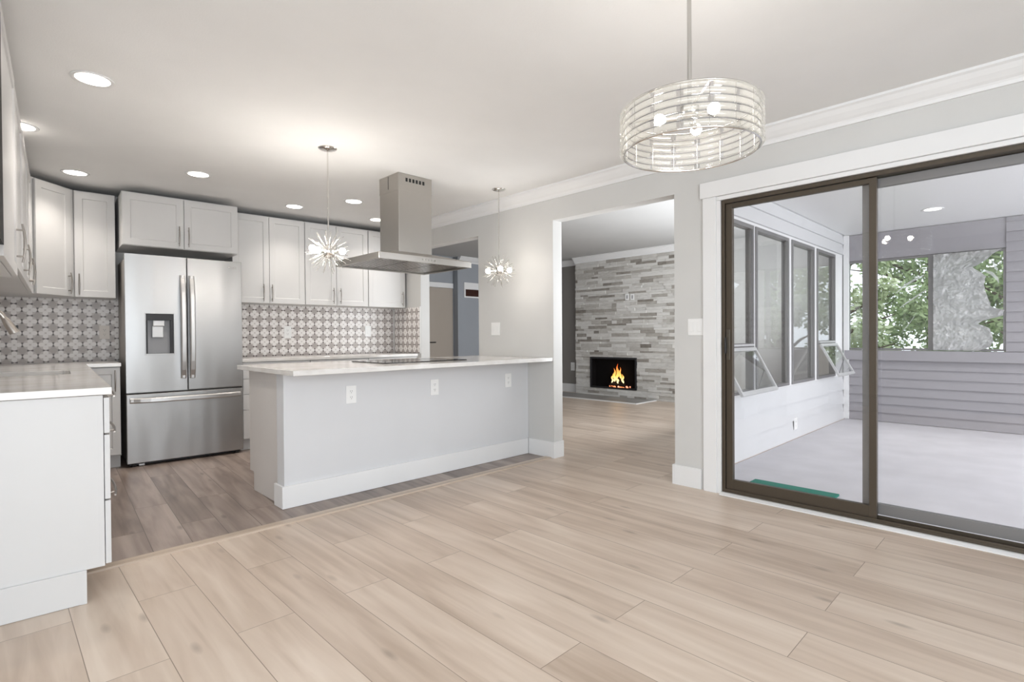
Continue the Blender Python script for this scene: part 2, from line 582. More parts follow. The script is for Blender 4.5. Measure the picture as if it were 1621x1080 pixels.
# wall with the openings
wr = MB()
for y0, y1, z0, z1 in ((-2.5, -.21, 0, CZ), (-.21, 1.625, 2.05, CZ), (1.625, 1.965, 0, CZ), (1.965, 3.153, OPZ, CZ), (3.153, 4.177, 0, CZ), (4.177, 5.404, OPZ, CZ)):
    wr.box(WX, WX + .12, y0, y1, z0, z1)
struct(wr.build('wall_right', WALL), 'light grey wall with the wide opening, passage and sliding door', 'wall')
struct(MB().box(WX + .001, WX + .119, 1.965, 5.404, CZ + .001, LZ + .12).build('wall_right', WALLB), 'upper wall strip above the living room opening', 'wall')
# stub of wall behind the passage, at the end of the kitchen counter
struct(MB().box(3.752, 3.88, 5.405, 6.02, 0, LZ).build('wall_stub', WALL), 'short wall stub at the end of the back counter', 'wall')
# back wall, left wall
def wall_along(f, x0, x1, name, mat, z1=CZ, th=.12, z0=0.0):
    pts = [f.xy(x0, 0), f.xy(x1, 0), f.xy(x1, -th), f.xy(x0, -th)]
    return MB().prism(pts, z0, z1).build(name, mat)
struct(wall_along(K, -1.12, 2.862, 'wall_back', WALL), 'kitchen wall behind refrigerator and upper cabinets', 'wall')
struct(wall_along(L, -.36, 3.38, 'wall_left', WALL), 'kitchen wall behind the sink', 'wall')
struct(MB().box(-2.3, -.31, 2.5, 2.6, 0, CZ).build('wall_left', WALL), 'wall return between dining room and kitchen', 'wall')
dl = MB()
for y0, y1, z0, z1 in ((-2.5, -2.15, 0, CZ), (-2.15, .25, 0, .25), (-2.15, .25, 2.38, CZ), (.25, 2.5, 0, CZ)): dl.box(-2.3, -2.2, y0, y1, z0, z1)
struct(dl.build('wall_left', WALL), 'dining room wall with a wide window beside the camera', 'wall')  # unseen opening, placed to let the left lamp in
df = MB()
for x0, x1, z0, z1 in ((-2.2, -2.0, 0, CZ), (-2.0, 1.2, 0, .25), (-2.0, 1.2, 2.38, CZ), (1.2, WX, 0, CZ)): df.box(x0, x1, -2.5, -2.4, z0, z1)
struct(df.build('wall_front', WALL), 'dining room wall with a wide window behind the camera', 'wall')  # unseen opening, sized for the lamp behind it

# living room and hall
YH = 7.65
struct(MB().box(6.126, 8.25, YH, YH + .12, 0, LZ).build('wall_hall', HALL), 'grey blue hall wall beyond the passage', 'wall')
hb = MB().box(3.88, 5.12, 7.79, 7.9, 0, LZ).box(5.12, 6.25, 7.79, 7.9, 2.09, LZ).box(5.12, 6.25, 7.84, 7.9, 0, 2.09)
struct(hb.build('wall_hall', HALL), 'hall end wall around the door', 'wall')
struct(MB().box(3.76, 3.88, 6.03, 8.07, 0, LZ).build('wall_hall', HALL), 'hall side wall behind the kitchen', 'wall')
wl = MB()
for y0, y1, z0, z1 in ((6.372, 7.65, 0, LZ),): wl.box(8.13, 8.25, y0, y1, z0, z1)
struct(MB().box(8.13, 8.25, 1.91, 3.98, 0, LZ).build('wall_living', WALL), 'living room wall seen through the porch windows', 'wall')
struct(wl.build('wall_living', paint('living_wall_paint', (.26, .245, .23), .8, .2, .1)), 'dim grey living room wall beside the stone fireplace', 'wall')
# porch / living room partition with four tall windows
BAYS = [(4.17, 5.00), (5.05, 5.93), (6.02, 6.77), (6.87, 7.60)]
WZ0, WZ1 = .575, 2.10
pw = MB()
pw.box(3.742, 8.1, 1.93, 1.99, 0, WZ0).box(3.742, 8.1, 1.93, 1.99, WZ1, LZ)
for a, b_ in ((3.742, 4.17), (5.00, 5.05), (5.93, 6.02), (6.77, 6.87), (7.60, 8.1)): pw.box(a, b_, 1.93, 1.99, WZ0, WZ1)
struct(pw.build('wall_porch', TRIM), 'partition of tall windows between porch and living room', 'wall')

def siding(name, f, x0, x1, z0, z1, pitch, mat, lip=.018):
    """horizontal lap boards, each leaning out towards its lower edge; front towards -y of the frame"""
    mb = MB()
    z = z0
    while z < z1 - 1e-4:
        zt = min(z + pitch, z1)
        mb.prism([(0, z), (-.004 - lip, z), (-.004, zt), (0, zt)], x0, x1, 'x')
        z = zt
    return mb.build(name, mat, None, f.o, f.a)
PN = Frame(0, 1.93, 0)
struct(siding('wall_porch', PN, 3.76, 7.975, 0, WZ0 - .012, .19, SIDW), 'white lap siding below the porch windows', 'wall')
struct(siding('wall_porch', PN, 3.76, 7.975, WZ1 + .03, 2.38, .135, SIDW, .022), 'white lap siding above the porch windows', 'wall')
PF = Frame(8.0, 0, -90)
struct(siding('wall_porch', PF, -1.905, 3.0, 0, .765, .11, SIDG), 'grey lap siding below the porch end window', 'wall')
struct(siding('wall_porch', PF, -.361, 3.0, .895, 2.38, .11, SIDG), 'grey lap siding beside the porch end window', 'wall')
struct(MB().box(8.0, 8.06, .36, 1.905, 2.045, 2.38).box(8.001, 8.06, 1.885, 1.905, .9, 2.045).build('wall_porch', SIDG), 'plain grey board above the porch end window', 'wall')
struct(MB().box(8.001, 8.06, -3.0, 1.905, 0, .893).box(8.001, 8.06, -3.0, .3605, .894, 2.38).build('wall_porch', SIDG), 'backing wall of the porch end', 'wall')
struct(MB().box(7.945, 8.0, -3.0, 1.905, .77, .89).build('trim_2', SIDG), 'grey sill board along the porch end wall', 'trim')
struct(MB().box(7.95, 7.995, 1.86, 1.915, 0, 2.38).build('trim_3', TRIM), 'white corner board where the porch walls meet', 'trim')

# stone fireplace wall
def stone_wall():
    rnd = random.Random(3)
    mb = MB(); tone = []
    Y0, Y1, XF, X1 = 3.99, 6.37, 7.965, 8.13
    fb = (5.03, 6.025, .145, .71)
    z = 0.0
    def put(a, b, z0, z1):
        if b - a < .004: return
        d = XF - rnd.uniform(0, .02)
        mb.box(d, X1, a + .0006, b - .0006, z0 + .0006, z1 - .0006)
        t = rnd.gauss(.70, .15)
        if rnd.random() < .24: t -= .42
        tone.extend([max(0, min(1, t))] * 6)
    while z < 2.468:
        hgt = rnd.choice((.03, .04, .05, .05, .06))
        zt = min(z + hgt, 2.47)
        cuts = {fb[2], fb[3]}
        for c in cuts:
            if z < c < zt: zt = c
        y = Y0
        while y < Y1:
            l = rnd.uniform(.10, .42)
            y2 = min(y + l, Y1)
            if z >= fb[2] - 1e-6 and zt <= fb[3] + 1e-6:
                if y2 <= fb[0] or y >= fb[1]: put(y, y2, z, zt)
                else:
                    if y < fb[0]: put(y, fb[0], z, zt)
                    if y2 > fb[1]: put(fb[1], y2, z, zt)
            else: put(y, y2, z, zt)
            y = y2
        z = zt
    o = mb.build('wall_fireplace', STONE)
    at = o.data.attributes.new('tone', 'FLOAT', 'FACE')
    at.data.foreach_set('value', tone)
    return o
struct(stone_wall(), 'ledger stone chimney wall around the fireplace', 'wall')
struct(MB().box(8.131, 8.25, 3.99, 6.37, 0, LZ).box(7.97, 8.13, 3.99, 6.37, 2.475, LZ).build('wall_living', WALLB), 'wall behind the ledger stone', 'wall')

# crown mouldings
CROWN = [(0, -.105), (0, 0), (.092, 0), (.092, -.014), (.078, -.022), (.06, -.045), (.036, -.068), (.022, -.078), (.016, -.088), (.012, -.105)]
def crown(name, x0, x1, f, z, label):
    poly = [(-a, z + b_) for a, b_ in CROWN]
    return struct(MB().prism(poly, x0, x1, 'x').build(name, TRIM, None, f.o, f.a), label, 'moulding')
crown('trim_4', -5.40, 2.4, WF, CZ, 'white crown moulding along the wall with the sliding door')
crown('trim_5', -6.37, -3.99, Frame(7.945, 0, -90), LZ, 'white crown moulding above the ledger stone wall')
crown('trim_6', -7.65, -6.45, Frame(8.13, 0, -90), LZ, 'white crown moulding on the recessed living room wall')
crown('trim_7', 6.13, 8.03, Frame(0, YH, 0), LZ, 'white crown moulding on the hall wall')

# baseboards
BH = .145
struct(MB().box(WX - .015, WX, 1.757, 1.965, 0, BH).box(WX - .015, WX + .12, 1.966, 1.981, 0, BH).build('baseboard_right', TRIM, bev=.002), 'white baseboard between the opening and the sliding door', 'baseboard')
struct(MB().box(WX - .015, WX, 3.138, 3.456, 0, BH).box(WX, WX + .12, 3.138, 3.152, 0, BH).build('baseboard_right', TRIM, bev=.002), 'white baseboard wrapping the wall end beside the island', 'baseboard')
struct(MB().box(8.115, 8.129, 6.375, YH, 0, .16).build('baseboard_back', TRIM), 'white baseboard in the dim living room corner', 'baseboard')
struct(MB().box(6.14, 8.11, YH - .015, YH - .001, 0, .16).build('baseboard_hall', TRIM), 'white baseboard along the hall wall', 'baseboard')

# sliding door: casing, frame, two panels
cs = MB()
cs.box(WX - .022, WX - .001, 1.640, 1.735, 0, 2.063)
cs.box(WX - .022, WX - .001, -.25, -.16, 0, 2.063)
cs.box(WX - .03, WX - .001, -.29, 1.752, 2.063, 2.172)
cs.box(WX - .014, WX + .05, -.16, 1.640, 2.035, 2.062)
cs.box(WX - .014, WX + .05, 1.612, 1.640, 0, 2.034)
cs.box(WX - .014, WX + .05, -.2, -.16, 0, 2.034)
struct(cs.build('trim_8', TRIM, bev=.002), 'wide white casing around the sliding door', 'casing')
struct(MB().prism([(WX - .045, 0), (WX - .045, .006), (WX - .02, .014), (WX, .014), (WX, 0)], -.16, 1.612, 'y').build('trim_9', TRIM), 'thin white sill strip under the sliding door', 'trim')
DF = Frame(WX, 0, -90)
door = thing('door_1', 'bronze framed sliding glass door to the porch', 'door', (WX, .73, 0), -pi / 2)
struct(door)
# local x = .73 - Y ; local y = X - WX
def yl(Y): return .73 - Y
fr = MB()
fr.box(yl(1.611), yl(1.588), .0, .11, .015, 2.033).box(yl(-.158), yl(-.135), 0, .11, .015, 2.033)
fr.box(yl(1.588), yl(-.135), .0, .11, 2.008, 2.033)
fr.box(yl(1.588), yl(-.135), .0, .11, .015, .028)
fr.box(yl(1.588), yl(-.135), .0, .006, .028, .040).box(yl(1.588), yl(-.135), .05, .056, .028, .05)
fr.build('frame', BRONZE, door, bev=.0015)
def glass_panel(name, ya, yb, y0, ztop, zbot, rail_b, rail_t, stile_a, stile_b, mat):
    p = MB()
    p.box(yl(ya), yl(ya - stile_a), y0, y0 + .034, zbot, ztop)
    p.box(yl(yb + stile_b), yl(yb), y0, y0 + .034, zbot, ztop)
    p.box(yl(ya - stile_a), yl(yb + stile_b), y0 + .001, y0 + .033, zbot, zbot + rail_b)
    p.box(yl(ya - stile_a), yl(yb + stile_b), y0 + .001, y0 + .033, ztop - rail_t, ztop)
    o = p.build(name, mat, door, bev=.0015)
    MB().box(yl(ya - stile_a + .004), yl(yb + stile_b - .004), y0 + .014, y0 + .019, zbot + rail_b - .004, ztop - rail_t + .004).build('glass', GLASS, o)
    return o
sp_ = glass_panel('sliding_panel', 1.585, .709, .012, 2.004, .034, .072, .030, .044, .037, BRONZE)
fp_ = glass_panel('fixed_panel', .790, -.134, .062, 2.004, .052, .062, .050, .034, .05, ALU)
# the handle with its black thumb latch
hp = MB().box(yl(1.580), yl(1.556), .004, .012, .93, 1.14).build('handle', paint('bronze_handle', (.11, .095, .075), .35, .5, 0, .5), sp_, bev=.002)
MB().box(yl(1.582), yl(1.575), -.022, .0035, .975, 1.085).build('thumb_latch', BLACK, sp_, bev=.002)

# ------------------------------------------------------------------ cabinetry
def handle_mb(x, z0, z1, y, horiz=False, r=.0055):
    """bowed bar pull with two posts on a front whose face is at y; runs z0..z1 at x (or x..x at z when horiz)"""
    mb = MB()
    n = 9
    pts, rad = [], []
    for i in range(n):
        t = i / (n - 1)
        bow = .010 * (1 - (2 * t - 1) ** 2)
        if horiz: pts.append((z0 + (z1 - z0) * t, y - .022 - bow, x))
        else: pts.append((x, y - .022 - bow, z0 + (z1 - z0) * t))
        rad.append(r * (.75 + .35 * (1 - abs(2 * t - 1))))
    mb.tube(pts, rad, 8)
    for t in (.16, .84):
        q = z0 + (z1 - z0) * t
        if horiz: mb.tube([(q, y, x), (q, y - .028, x)], .0045, 8)
        else: mb.tube([(x, y, q), (x, y - .028, q)], .0045, 8)
    return mb
def fronts(root, items, yf, th=.02):
    """items: (kind, x0, x1, z0, z1, handle) ; handle = ('v', x, z0, z1) or ('h', z, x0, x1) or None"""
    for kind, x0, x1, z0, z1, hd in items:
        st = .055 if kind == 'door' else .0
        mb = MB()
        if st and x1 - x0 > .16: mb.panel(x0, x1, z0, z1, yf, th, st)
        else: mb.box(x0, x1, yf, yf + th, z0, z1)
        d = mb.build(kind, CAB, root, bev=.0015)
        if hd:
            if hd[0] == 'v': handle_mb(hd[1], hd[2], hd[3], yf).build('handle', HANDLE, d)
            else: handle_mb(hd[1], hd[2], hd[3], yf, True).build('handle', HANDLE, d)
def upper(f, x0, x1, z0, z1, depth, doors, label, group=None, name='upper_cabinet'):
    root = thing(name, label, 'cabinet', f.at(x0, 0), f.a, group)
    w = x1 - x0
    MB().box(.001, w - .001, -.003, -(depth - .021), z0, z1).build('carcass', CAB, root, bev=.001)
    fronts(root, [(k, a - x0, b_ - x0, c, d, (hd[0], hd[1] - x0, hd[2], hd[3]) if hd else None) for k, a, b_, c, d, hd in doors], -depth)
    return root
UZ0, UZ1 = 1.468, 2.382
UG = 'white wall cabinets of the kitchen'
hz = (1.485, 1.665)
g = .0015
upper(K, -.366, -.079, UZ0, UZ1, .33, [('door', -.362, -.083, UZ0, UZ1 - .012, ('v', -.335, *hz))], 'narrow single door white wall cabinet between corner cabinet and refrigerator', UG)
upper(K, .866, 1.592, UZ0, UZ1, .33, [('door', .868, 1.219, UZ0, UZ1 - .012, ('v', 1.158, *hz)), ('door', 1.223, 1.588, UZ0, UZ1 - .012, ('v', 1.243, *hz))],
      'two door white wall cabinet directly right of the refrigerator', UG)
upper(K, 1.594, 2.340, UZ0, UZ1, .33, [('door', 1.598, 1.948, UZ0, UZ1 - .012, ('v', 1.91, *hz)), ('door', 1.953, 2.335, UZ0, UZ1 - .012, ('v', 1.992, *hz))],
      'two door white wall cabinet behind the sputnik pendant and hood', UG)
upper(K, 2.342, 2.846, UZ0, UZ1, .33, [('door', 2.348, 2.838, UZ0, UZ1 - .012, ('v', 2.795, *hz))], 'single door white wall cabinet at the end beside the wall stub', UG)
upper(K, -.055, .860, 1.918, UZ1, .575, [('door', -.051, .403, 1.922, UZ1 - .012, ('v', .367, 1.94, 2.12)), ('door', .409, .856, 1.922, UZ1 - .012, ('v', .441, 1.94, 2.12))],
      'deep two door white cabinet above the refrigerator', UG)
# uppers over the sink wall
upper(L, .777, 1.448, UZ0, UZ1, .33, [('door', .780, 1.445, UZ0, UZ1 - .012, ('v', 1.39, *hz))], 'white wall cabinet over the sink, second from the camera', UG)
upper(L, 1.450, 2.738, UZ0, UZ1, .33, [('door', 1.453, 2.14, UZ0, UZ1 - .012, ('v', 2.10, *hz)), ('door', 2.144, 2.735, UZ0, UZ1 - .012, ('v', 2.19, *hz))],
      'two door white wall cabinet over the sink, next to the corner cabinet', UG)
nr = upper(L, -.345, .775, 1.416, UZ1 + .02, .33, [('door', -.100, .772, 1.42, UZ1 + .01, ('v', .712, 1.485, 1.675))], 'tall white wall cabinet nearest the camera with a black glass door', UG)
MB().box(.004, .237, -.331, -.310, 1.46, UZ1 - .06).build('glass_door', paint('dark_smoked_glass', (.012, .012, .013), .5, .1), nr, label='black glass door')  # narrow black panel beside the white door
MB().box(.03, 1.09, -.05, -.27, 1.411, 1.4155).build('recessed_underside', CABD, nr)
# diagonal corner cabinet
pA, pB = L.xy(2.741, .309), K.xy(-.3675, .309)
A = Vector((*L.xy(2.741, .33), 0)); B_ = Vector((*K.xy(-.3675, .33), 0))
cn = thing('corner_cabinet', 'diagonal white corner cabinet between sink wall and refrigerator wall', 'cabinet', A, 0, UG)
poly = [pA, pB, K.xy(-.3675, .003), meet(K, .003, L, .003), L.xy(2.741, .003)]
MB().prism([(p[0] - A.x, p[1] - A.y) for p in poly], UZ0, UZ1).build('carcass', CAB, cn)
dv = (B_ - A); dl_ = dv.length; an = math.atan2(dv.y, dv.x)
dr = MB().panel(.03, dl_ - .03, UZ0, UZ1 - .012, -.006, .018).build('door', CAB, cn, rot=an, bev=.0015)
handle_mb(dl_ - .065, hz[0], hz[1], -.006).build('handle', HANDLE, dr)

# base cabinets
def base(f, x0, x1, items, label, depth=.62, group=None, ztop=.868):
    root = thing('base_cabinet', label, 'cabinet', f.at(x0, 0), f.a, group)
    w = x1 - x0
    MB().box(.001, w - .001, -.003, -(depth - .021), .115, ztop).build('carcass', CAB, root)
    MB().box(.001, w - .001, -.003, -(depth - .085), .001, .1145).build('toe_kick', CAB, root)
    fronts(root, [(k, a - x0, b_ - x0, c, d, ((hd[0], hd[1] - x0, hd[2], hd[3]) if hd[0] == 'v' else (hd[0], hd[1], hd[2] - x0, hd[3] - x0)) if hd else None) for k, a, b_, c, d, hd in items], -depth)
    return root
BG = 'white base cabinets of the kitchen'
def drawers(x0, x1, zs=((.706, .864), (.556, .702), (.404, .552), (.12, .400))):
    c = (x0 + x1) / 2
    return [('drawer', x0 + .003, x1 - .003, a, b_, ('h', b_ - .03, c - .06, c + .06)) for a, b_ in zs]
base(K, -.30, -.082, [('door', -.297, -.087, .12, .862, ('v', -.121, .66, .84))], 'narrow white base cabinet between corner and refrigerator', group=BG)
D3 = ((.706, .864), (.404, .702), (.12, .400))
base(K, .872, 1.53, drawers(.874, 1.528), 'white drawer base cabinet right of the refrigerator', group=BG)
base(K, 1.532, 2.19, drawers(1.534, 2.188), 'white drawer base cabinet behind the island under the tiled wall', group=BG)
base(K, 2.192, 2.83, drawers(2.194, 2.828), 'white drawer base cabinet at the wall stub end of the back counter', group=BG)

# left run: end unit with finished side panel and three drawers
end = thing('base_cabinet', 'white drawer base cabinet with plain end panel facing the dining room', 'cabinet', L.at(0, 0), L.a, BG)
MB().box(.021, .60, -.003, -.600, .14, .867).build('carcass', CAB, end)
MB().box(.0, .0205, -.003, -.6225, .138, .867).build('end_panel', CAB, end, bev=.001)
MB().box(-.0012, .0, -.604, -.6222, .139, .866).build('edge_strip', CAB, end)
MB().box(.02, .60, -.003, -.545, .001, .139).build('toe_kick', CAB, end)
MB().box(-.012, .0195, -.003, -.560, .001, .140).build('kick_board', CAB, end, bev=.002)
MB().box(-.0135, -.012, -.541, -.5605, .001, .141).build('kick_corner', CAB, end)
fronts(end, [('drawer', .003, .597, a, b_, ('h', b_ - .004, .10, .50)) for a, b_ in ((.703, .855), (.421, .696), (.145, .414))], -.645)
sbc = base(L, .603, 1.80, [('door', .606, 1.198, .12, .862, ('v', 1.16, .66, .84)), ('door', 1.203, 1.797, .12, .862, ('v', 1.24, .66, .84))], 'white two door sink base cabinet below the faucet', .645, BG, .66)
MB().box(.002, .03, -.003, -.62, .661, .868).box(1.167, 1.195, -.003, -.62, .661, .868).box(.031, 1.166, -.58, -.62, .661, .868).build('upper_rail', CAB, sbc)
base(L, 1.803, 2.70, [('door', 1.806, 2.66, .12, .862, ('v', 1.85, .66, .84))], 'white base cabinet running into the corner by the refrigerator', .645, BG)

def slab(name, outer, holes, z0, z1, mat):
    loops = [[Vector((*p, 0)) for p in outer]] + [[Vector((*p, 0)) for p in hh] for hh in holes]
    flat = [p for l in loops for p in l]
    tri = tessellate_polygon(loops)
    n = len(flat)
    mb = MB()
    V = [(p.x, p.y, z1) for p in flat] + [(p.x, p.y, z0) for p in flat]
    F = [tuple(t) for t in tri] + [tuple(i + n for i in reversed(t)) for t in tri]
    k = 0
    for l in loops:
        q = len(l)
        F += [(k + i, k + (i + 1) % q, k + (i + 1) % q + n, k + i + n) for i in range(q)]
        k += q
    mb.add(V, F)
    return mb
def rrect(f, x0, x1, t0, t1, r=.05, n=5):
    out = []
    for cx_, cy_, a0 in ((x1 - r, t0 + r, -90), (x1 - r, t1 - r, 0), (x0 + r, t1 - r, 90), (x0 + r, t0 + r, 180)):
        for i in range(n + 1):
            a = radians(a0 + 90 * i / n)
            out.append(f.xy(cx_ + r * cos(a), cy_ + r * sin(a)))
    return out
sink_hole = rrect(L, 1.215, 1.735, .13, .535)
ctl = slab('countertop', [L.xy(-.02, .004), L.xy(-.02, .652), meet(L, .652, K, .645), K.xy(-.080, .645), K.xy(-.080, .003), meet(K, .003, L, .004)], [sink_hole], .870, .900, QUARTZ)
tag(ctl.build('countertop', QUARTZ, bev=.002), 'pale quartz countertop around the sink, turning the corner to the refrigerator', 'countertop')
ctr = slab('countertop', [K.xy(.868, .003), K.xy(.868, .645), K.xy(2.822, .645), K.xy(2.846, .003)], [], .870, .900, QUARTZ)
tag(ctr.build('countertop', QUARTZ, bev=.002), 'pale quartz countertop under the rosette tiles behind the island', 'countertop')
# sink bowl
sk = thing('kitchen_sink', 'stainless undermount sink in the quartz counter beside the faucet', 'sink', L.at(1.475, .33), L.a)
sb = MB()
x0, x1, y0, y1, zb, zt = -.255, .255, -.20, .20, .68, .8695
sb.add([(x0, y0, zt), (x1, y0, zt), (x1, y1, zt), (x0, y1, zt), (x0 + .02, y0 + .02, zb), (x1 - .02, y0 + .02, zb), (x1 - .02, y1 - .02, zb), (x0 + .02, y1 - .02, zb)],
       [(0, 1, 5, 4), (1, 2, 6, 5), (2, 3, 7, 6), (3, 0, 4, 7), (4, 5, 6, 7)])
sb.build('bowl', SINKM, sk)
MB().lathe([(.001, .683), (.045, .683), (.045, .686), (.03, .684), (.001, .684)], 20).build('drain', CHROME, sk)
# faucet: base behind the bowl, gooseneck, pull-down head
fc = thing('faucet', 'brushed nickel pull-down faucet arching over the sink', 'faucet', L.at(1.50, .07), L.a)
MB().lathe([(.001, .9005), (.028, .9005), (.028, .912), (.019, .92), (.017, .97), (.001, .97)], 20).build('base', NICKEL, fc)
ang = [i / 14 * pi * .86 for i in range(15)]
Rn = .088
neck = [(0, 0, .96), (0, 0, 1.10), (0, 0, 1.19)] + [(0, -(Rn - Rn * cos(a)), 1.19 + Rn * 1.15 * sin(a)) for a in ang[1:]]
MB().tube(neck, .0145, 12).build('neck', NICKEL, fc)
e0 = Vector(neck[-1]); ed = (Vector(neck[-1]) - Vector(neck[-2])).normalized()
MB().tube([e0, e0 + ed * .02, e0 + ed * .10], [.0155, .020, .0265], 14).build('spray_head', NICKEL, fc)
MB().box(-.006, .006, (e0 + ed * .07).y - .029, (e0 + ed * .07).y - .018, (e0 + ed * .07).z - .02, (e0 + ed * .07).z + .02).build('spray_button', BLACK, fc, bev=.002)
MB().tube([(.014, 0, .94), (.05, 0, .95), (.10, -.01, .985)], [.006, .006, .005], 8).build('lever', NICKEL, fc)

# backsplash tiles
struct(MB().box(-.945, 2.845, -.0025, -.0005, .9005, 1.4675).build('trim_10', TILE, None, K.o, K.a), 'rosette tile backsplash on the refrigerator wall', 'backsplash')
struct(MB().box(-.34, 3.33, -.0035, -.0005, .9005, 1.4155).build('trim_11', TILE, None, L.o, L.a), 'rosette tile backsplash on the sink wall', 'backsplash')
SF = Frame(3.752, 6.0, -90)
struct(MB().box(.012, .575, -.0035, -.0005, .9005, 1.4675).build('trim_12', TILE, None, SF.o, SF.a), 'rosette tile backsplash on the short wall stub', 'backsplash')
struct(MB().box(.575, .59, -.008, -.0005, .9005, 1.475).build('trim_13', TRIM, None, SF.o, SF.a), 'white edge trim beside the rosette tiles', 'trim')

# ------------------------------------------------------------------ island
IX0, IY = 1.342, 3.473
isl = thing('kitchen_island', 'grey kitchen island with white baseboard, joined to the wall', 'island', (IX0, IY, 0))
MB().box(0, WX - IX0 - .002, 0, .115, .001, .8755).build('front_wall', ISL, isl)
MB().box(.021, WX - IX0 - .002, .116, .625, .12, .8755).build('carcass', CAB, isl)
MB().box(.021, WX - IX0 - .002, .116, .565, .001, .119).build('toe_kick', CAB, isl)
ep = MB().prism([(.1155, .001), (.59, .001), (.59, .135), (.668, .135), (.668, .8755), (.1155, .8755)], .012, .0205, 'x')
ep.build('side_panel', CABD, isl, label='grey beige side panel')
bb = MB().box(-.018, WX - IX0 - .017, -.015, -.0005, .001, BH).box(-.018, -.0005, -.0005, .13, .001, BH)
bb.build('baseboard', TRIM, isl, bev=.002)
for k in range(3):
    a = .03 + k * .745
    d = MB().panel(a, a + .735, .125, .862, -.02, .02).build('door', CAB, isl, loc=(a + a + .735, .626, 0), rot=pi)
    handle_mb(a + .06, .66, .84, -.02).build('handle', NICKEL, d)
tag(slab('countertop', [(1.281, 3.16), (WX - .002, 3.16), (WX - .002, 4.172), (1.281, 4.172)], [], .876, .907, QUARTZ).build('countertop', QUARTZ, bev=.002),
    'pale quartz countertop on the island, holding the black cooktop', 'countertop')
ck = thing('cooktop', 'black glass induction cooktop set in the island countertop', 'cooktop', (2.46, 3.70, .9075))
MB().box(-.39, .39, -.255, .255, 0, .006).build('glass_top', BLACKGL, ck, bev=.002)
rg = MB()
for x, y, r in ((-.22, -.10, .09), (-.22, .13, .07), (.2, -.1, .075), (.2, .12, .1), (0, .02, .08)): rg.ring((x, y, .0058), r, .0012, 32, 6)
rg.build('burner_ring', DISPG, ck)

# ------------------------------------------------------------------ refrigerator
F0 = -.048
fg = thing('refrigerator', 'stainless french door refrigerator with ice dispenser', 'refrigerator', K.at(F0, 0), K.a)
FWd = .912
MB().box(.008, FWd - .008, -.03, -.585, .03, 1.80).build('body', paint('fridge_side_grey', (.33, .31, .29), .45, .4), fg, bev=.004)
yf, yb = -.66, -.592
mid = .455
dx0, dx1, dz0, dz1 = .143, .350, .968, 1.322
d1 = MB()
a0, a1, z0, z1 = 0, mid - .004, .640, 1.832
d1.box(a0, dx0, yf, yb, z0, z1).box(dx1, a1, yf, yb, z0, z1).box(dx0, dx1, yf, yb, z0, dz0).box(dx0, dx1, yf, yb, dz1, z1)
dL = d1.build('left_door', STEEL, fg)
dR = MB().box(mid + .004, FWd, yf, yb, z0, z1).build('right_door', STEEL, fg, bev=.004)
dp = MB()
dp.box(dx0 + .001, dx1 - .001, yf + .058, yb - .001, dz0, dz1)
dp.build('dispenser', DISPG, dL)
MB().box(dx0 - .008, dx0, yf - .004, yf + .02, dz0 - .008, dz1 + .008).box(dx1, dx1 + .008, yf - .004, yf + .02, dz0 - .008, dz1 + .008).box(dx0, dx1, yf - .004, yf + .02, dz1, dz1 + .008).box(dx0, dx1, yf - .006, yf + .03, dz0 - .008, dz0 + .004).build('dispenser_frame', STEEL, dL, bev=.001)
MB().box(dx0 + .001, dx1 - .001, yf + .0, yf + .056, dz1 - .055, dz1 - .001).build('control_band', BLACK, dL)
MB().box(dx0 + .055, dx1 - .068, yf + .012, yf + .045, 1.215, dz1 - .058).box(dx0 + .05, dx1 - .075, yf + .03, yf + .04, 1.115, 1.214).build('paddle', ALUL, dL, bev=.003)
MB().box(dx0 + .001, dx0 + .014, yf + .002, yf + .056, dz0 + .006, dz1 - .057).build('recess_side', BLACK, dL)
MB().box(dx1 - .022, dx1 - .001, yf + .002, yf + .056, dz0 + .006, dz1 - .057).build('recess_side', BLACK, dL)
def bowed(x, z0, z1, horiz=False):
    mb = MB(); n = 13; V = []; F = []
    w = .022
    for i in range(n):
        t = i / (n - 1)
        o = yf - .012 - .045 * (1 - (2 * t - 1) ** 4)
        q = z0 + (z1 - z0) * t
        for du, dv_ in ((-w, 0), (-w, -.012), (-w * .6, -.018), (w * .6, -.018), (w, -.012), (w, 0)):
            V.append((x + du, o + dv_ + .012, q) if not horiz else (q, o + dv_ + .012, x + du))
    k = 6
    for i in range(n - 1):
        for j in range(k): F.append((i * k + j, i * k + (j + 1) % k, (i + 1) * k + (j + 1) % k, (i + 1) * k + j))
    F += [tuple(range(k)), tuple(range((n - 1) * k, n * k))]
    mb.add(V, F)
    for t in (z0 + .015, z1 - .015):
        if horiz: mb.box(t - .012, t + .012, yf + .001, yf - .03, x - .012, x + .012)
        else: mb.box(x - .012, x + .012, yf + .001, yf - .03, t - .012, t + .012)
    return mb
bowed(mid - .035, .745, 1.672).build('handle', FRHAND, dL, bev=.002)
bowed(mid + .035, .745, 1.672).build('handle', FRHAND, dR, bev=.002)
dz = MB().box(0, FWd, yf, yb, .032, .626).build('freezer_drawer', STEEL, fg, bev=.004)
bowed(.572, .022, FWd - .022, True).build('handle', FRHAND, dz, bev=.002)
MB().box(.02, FWd - .02, -.60, -.52, .008, .029).build('base_grille', BLACK, fg)
for x in (.05, FWd - .05):
    MB().tube([(x - .014, -.628, .0145), (x + .014, -.628, .0145)], .0142, 14).build('roller', DARKSLOT, fg)
MB().box(.085, .125, -.638, -.60, .006, .022).build('levelling_foot', ALUL, fg)
for a in (.01, FWd - .09): MB().box(a, a + .08, -.595, -.50, 1.801, 1.822).build('hinge_cover', DISPG, fg, bev=.004)
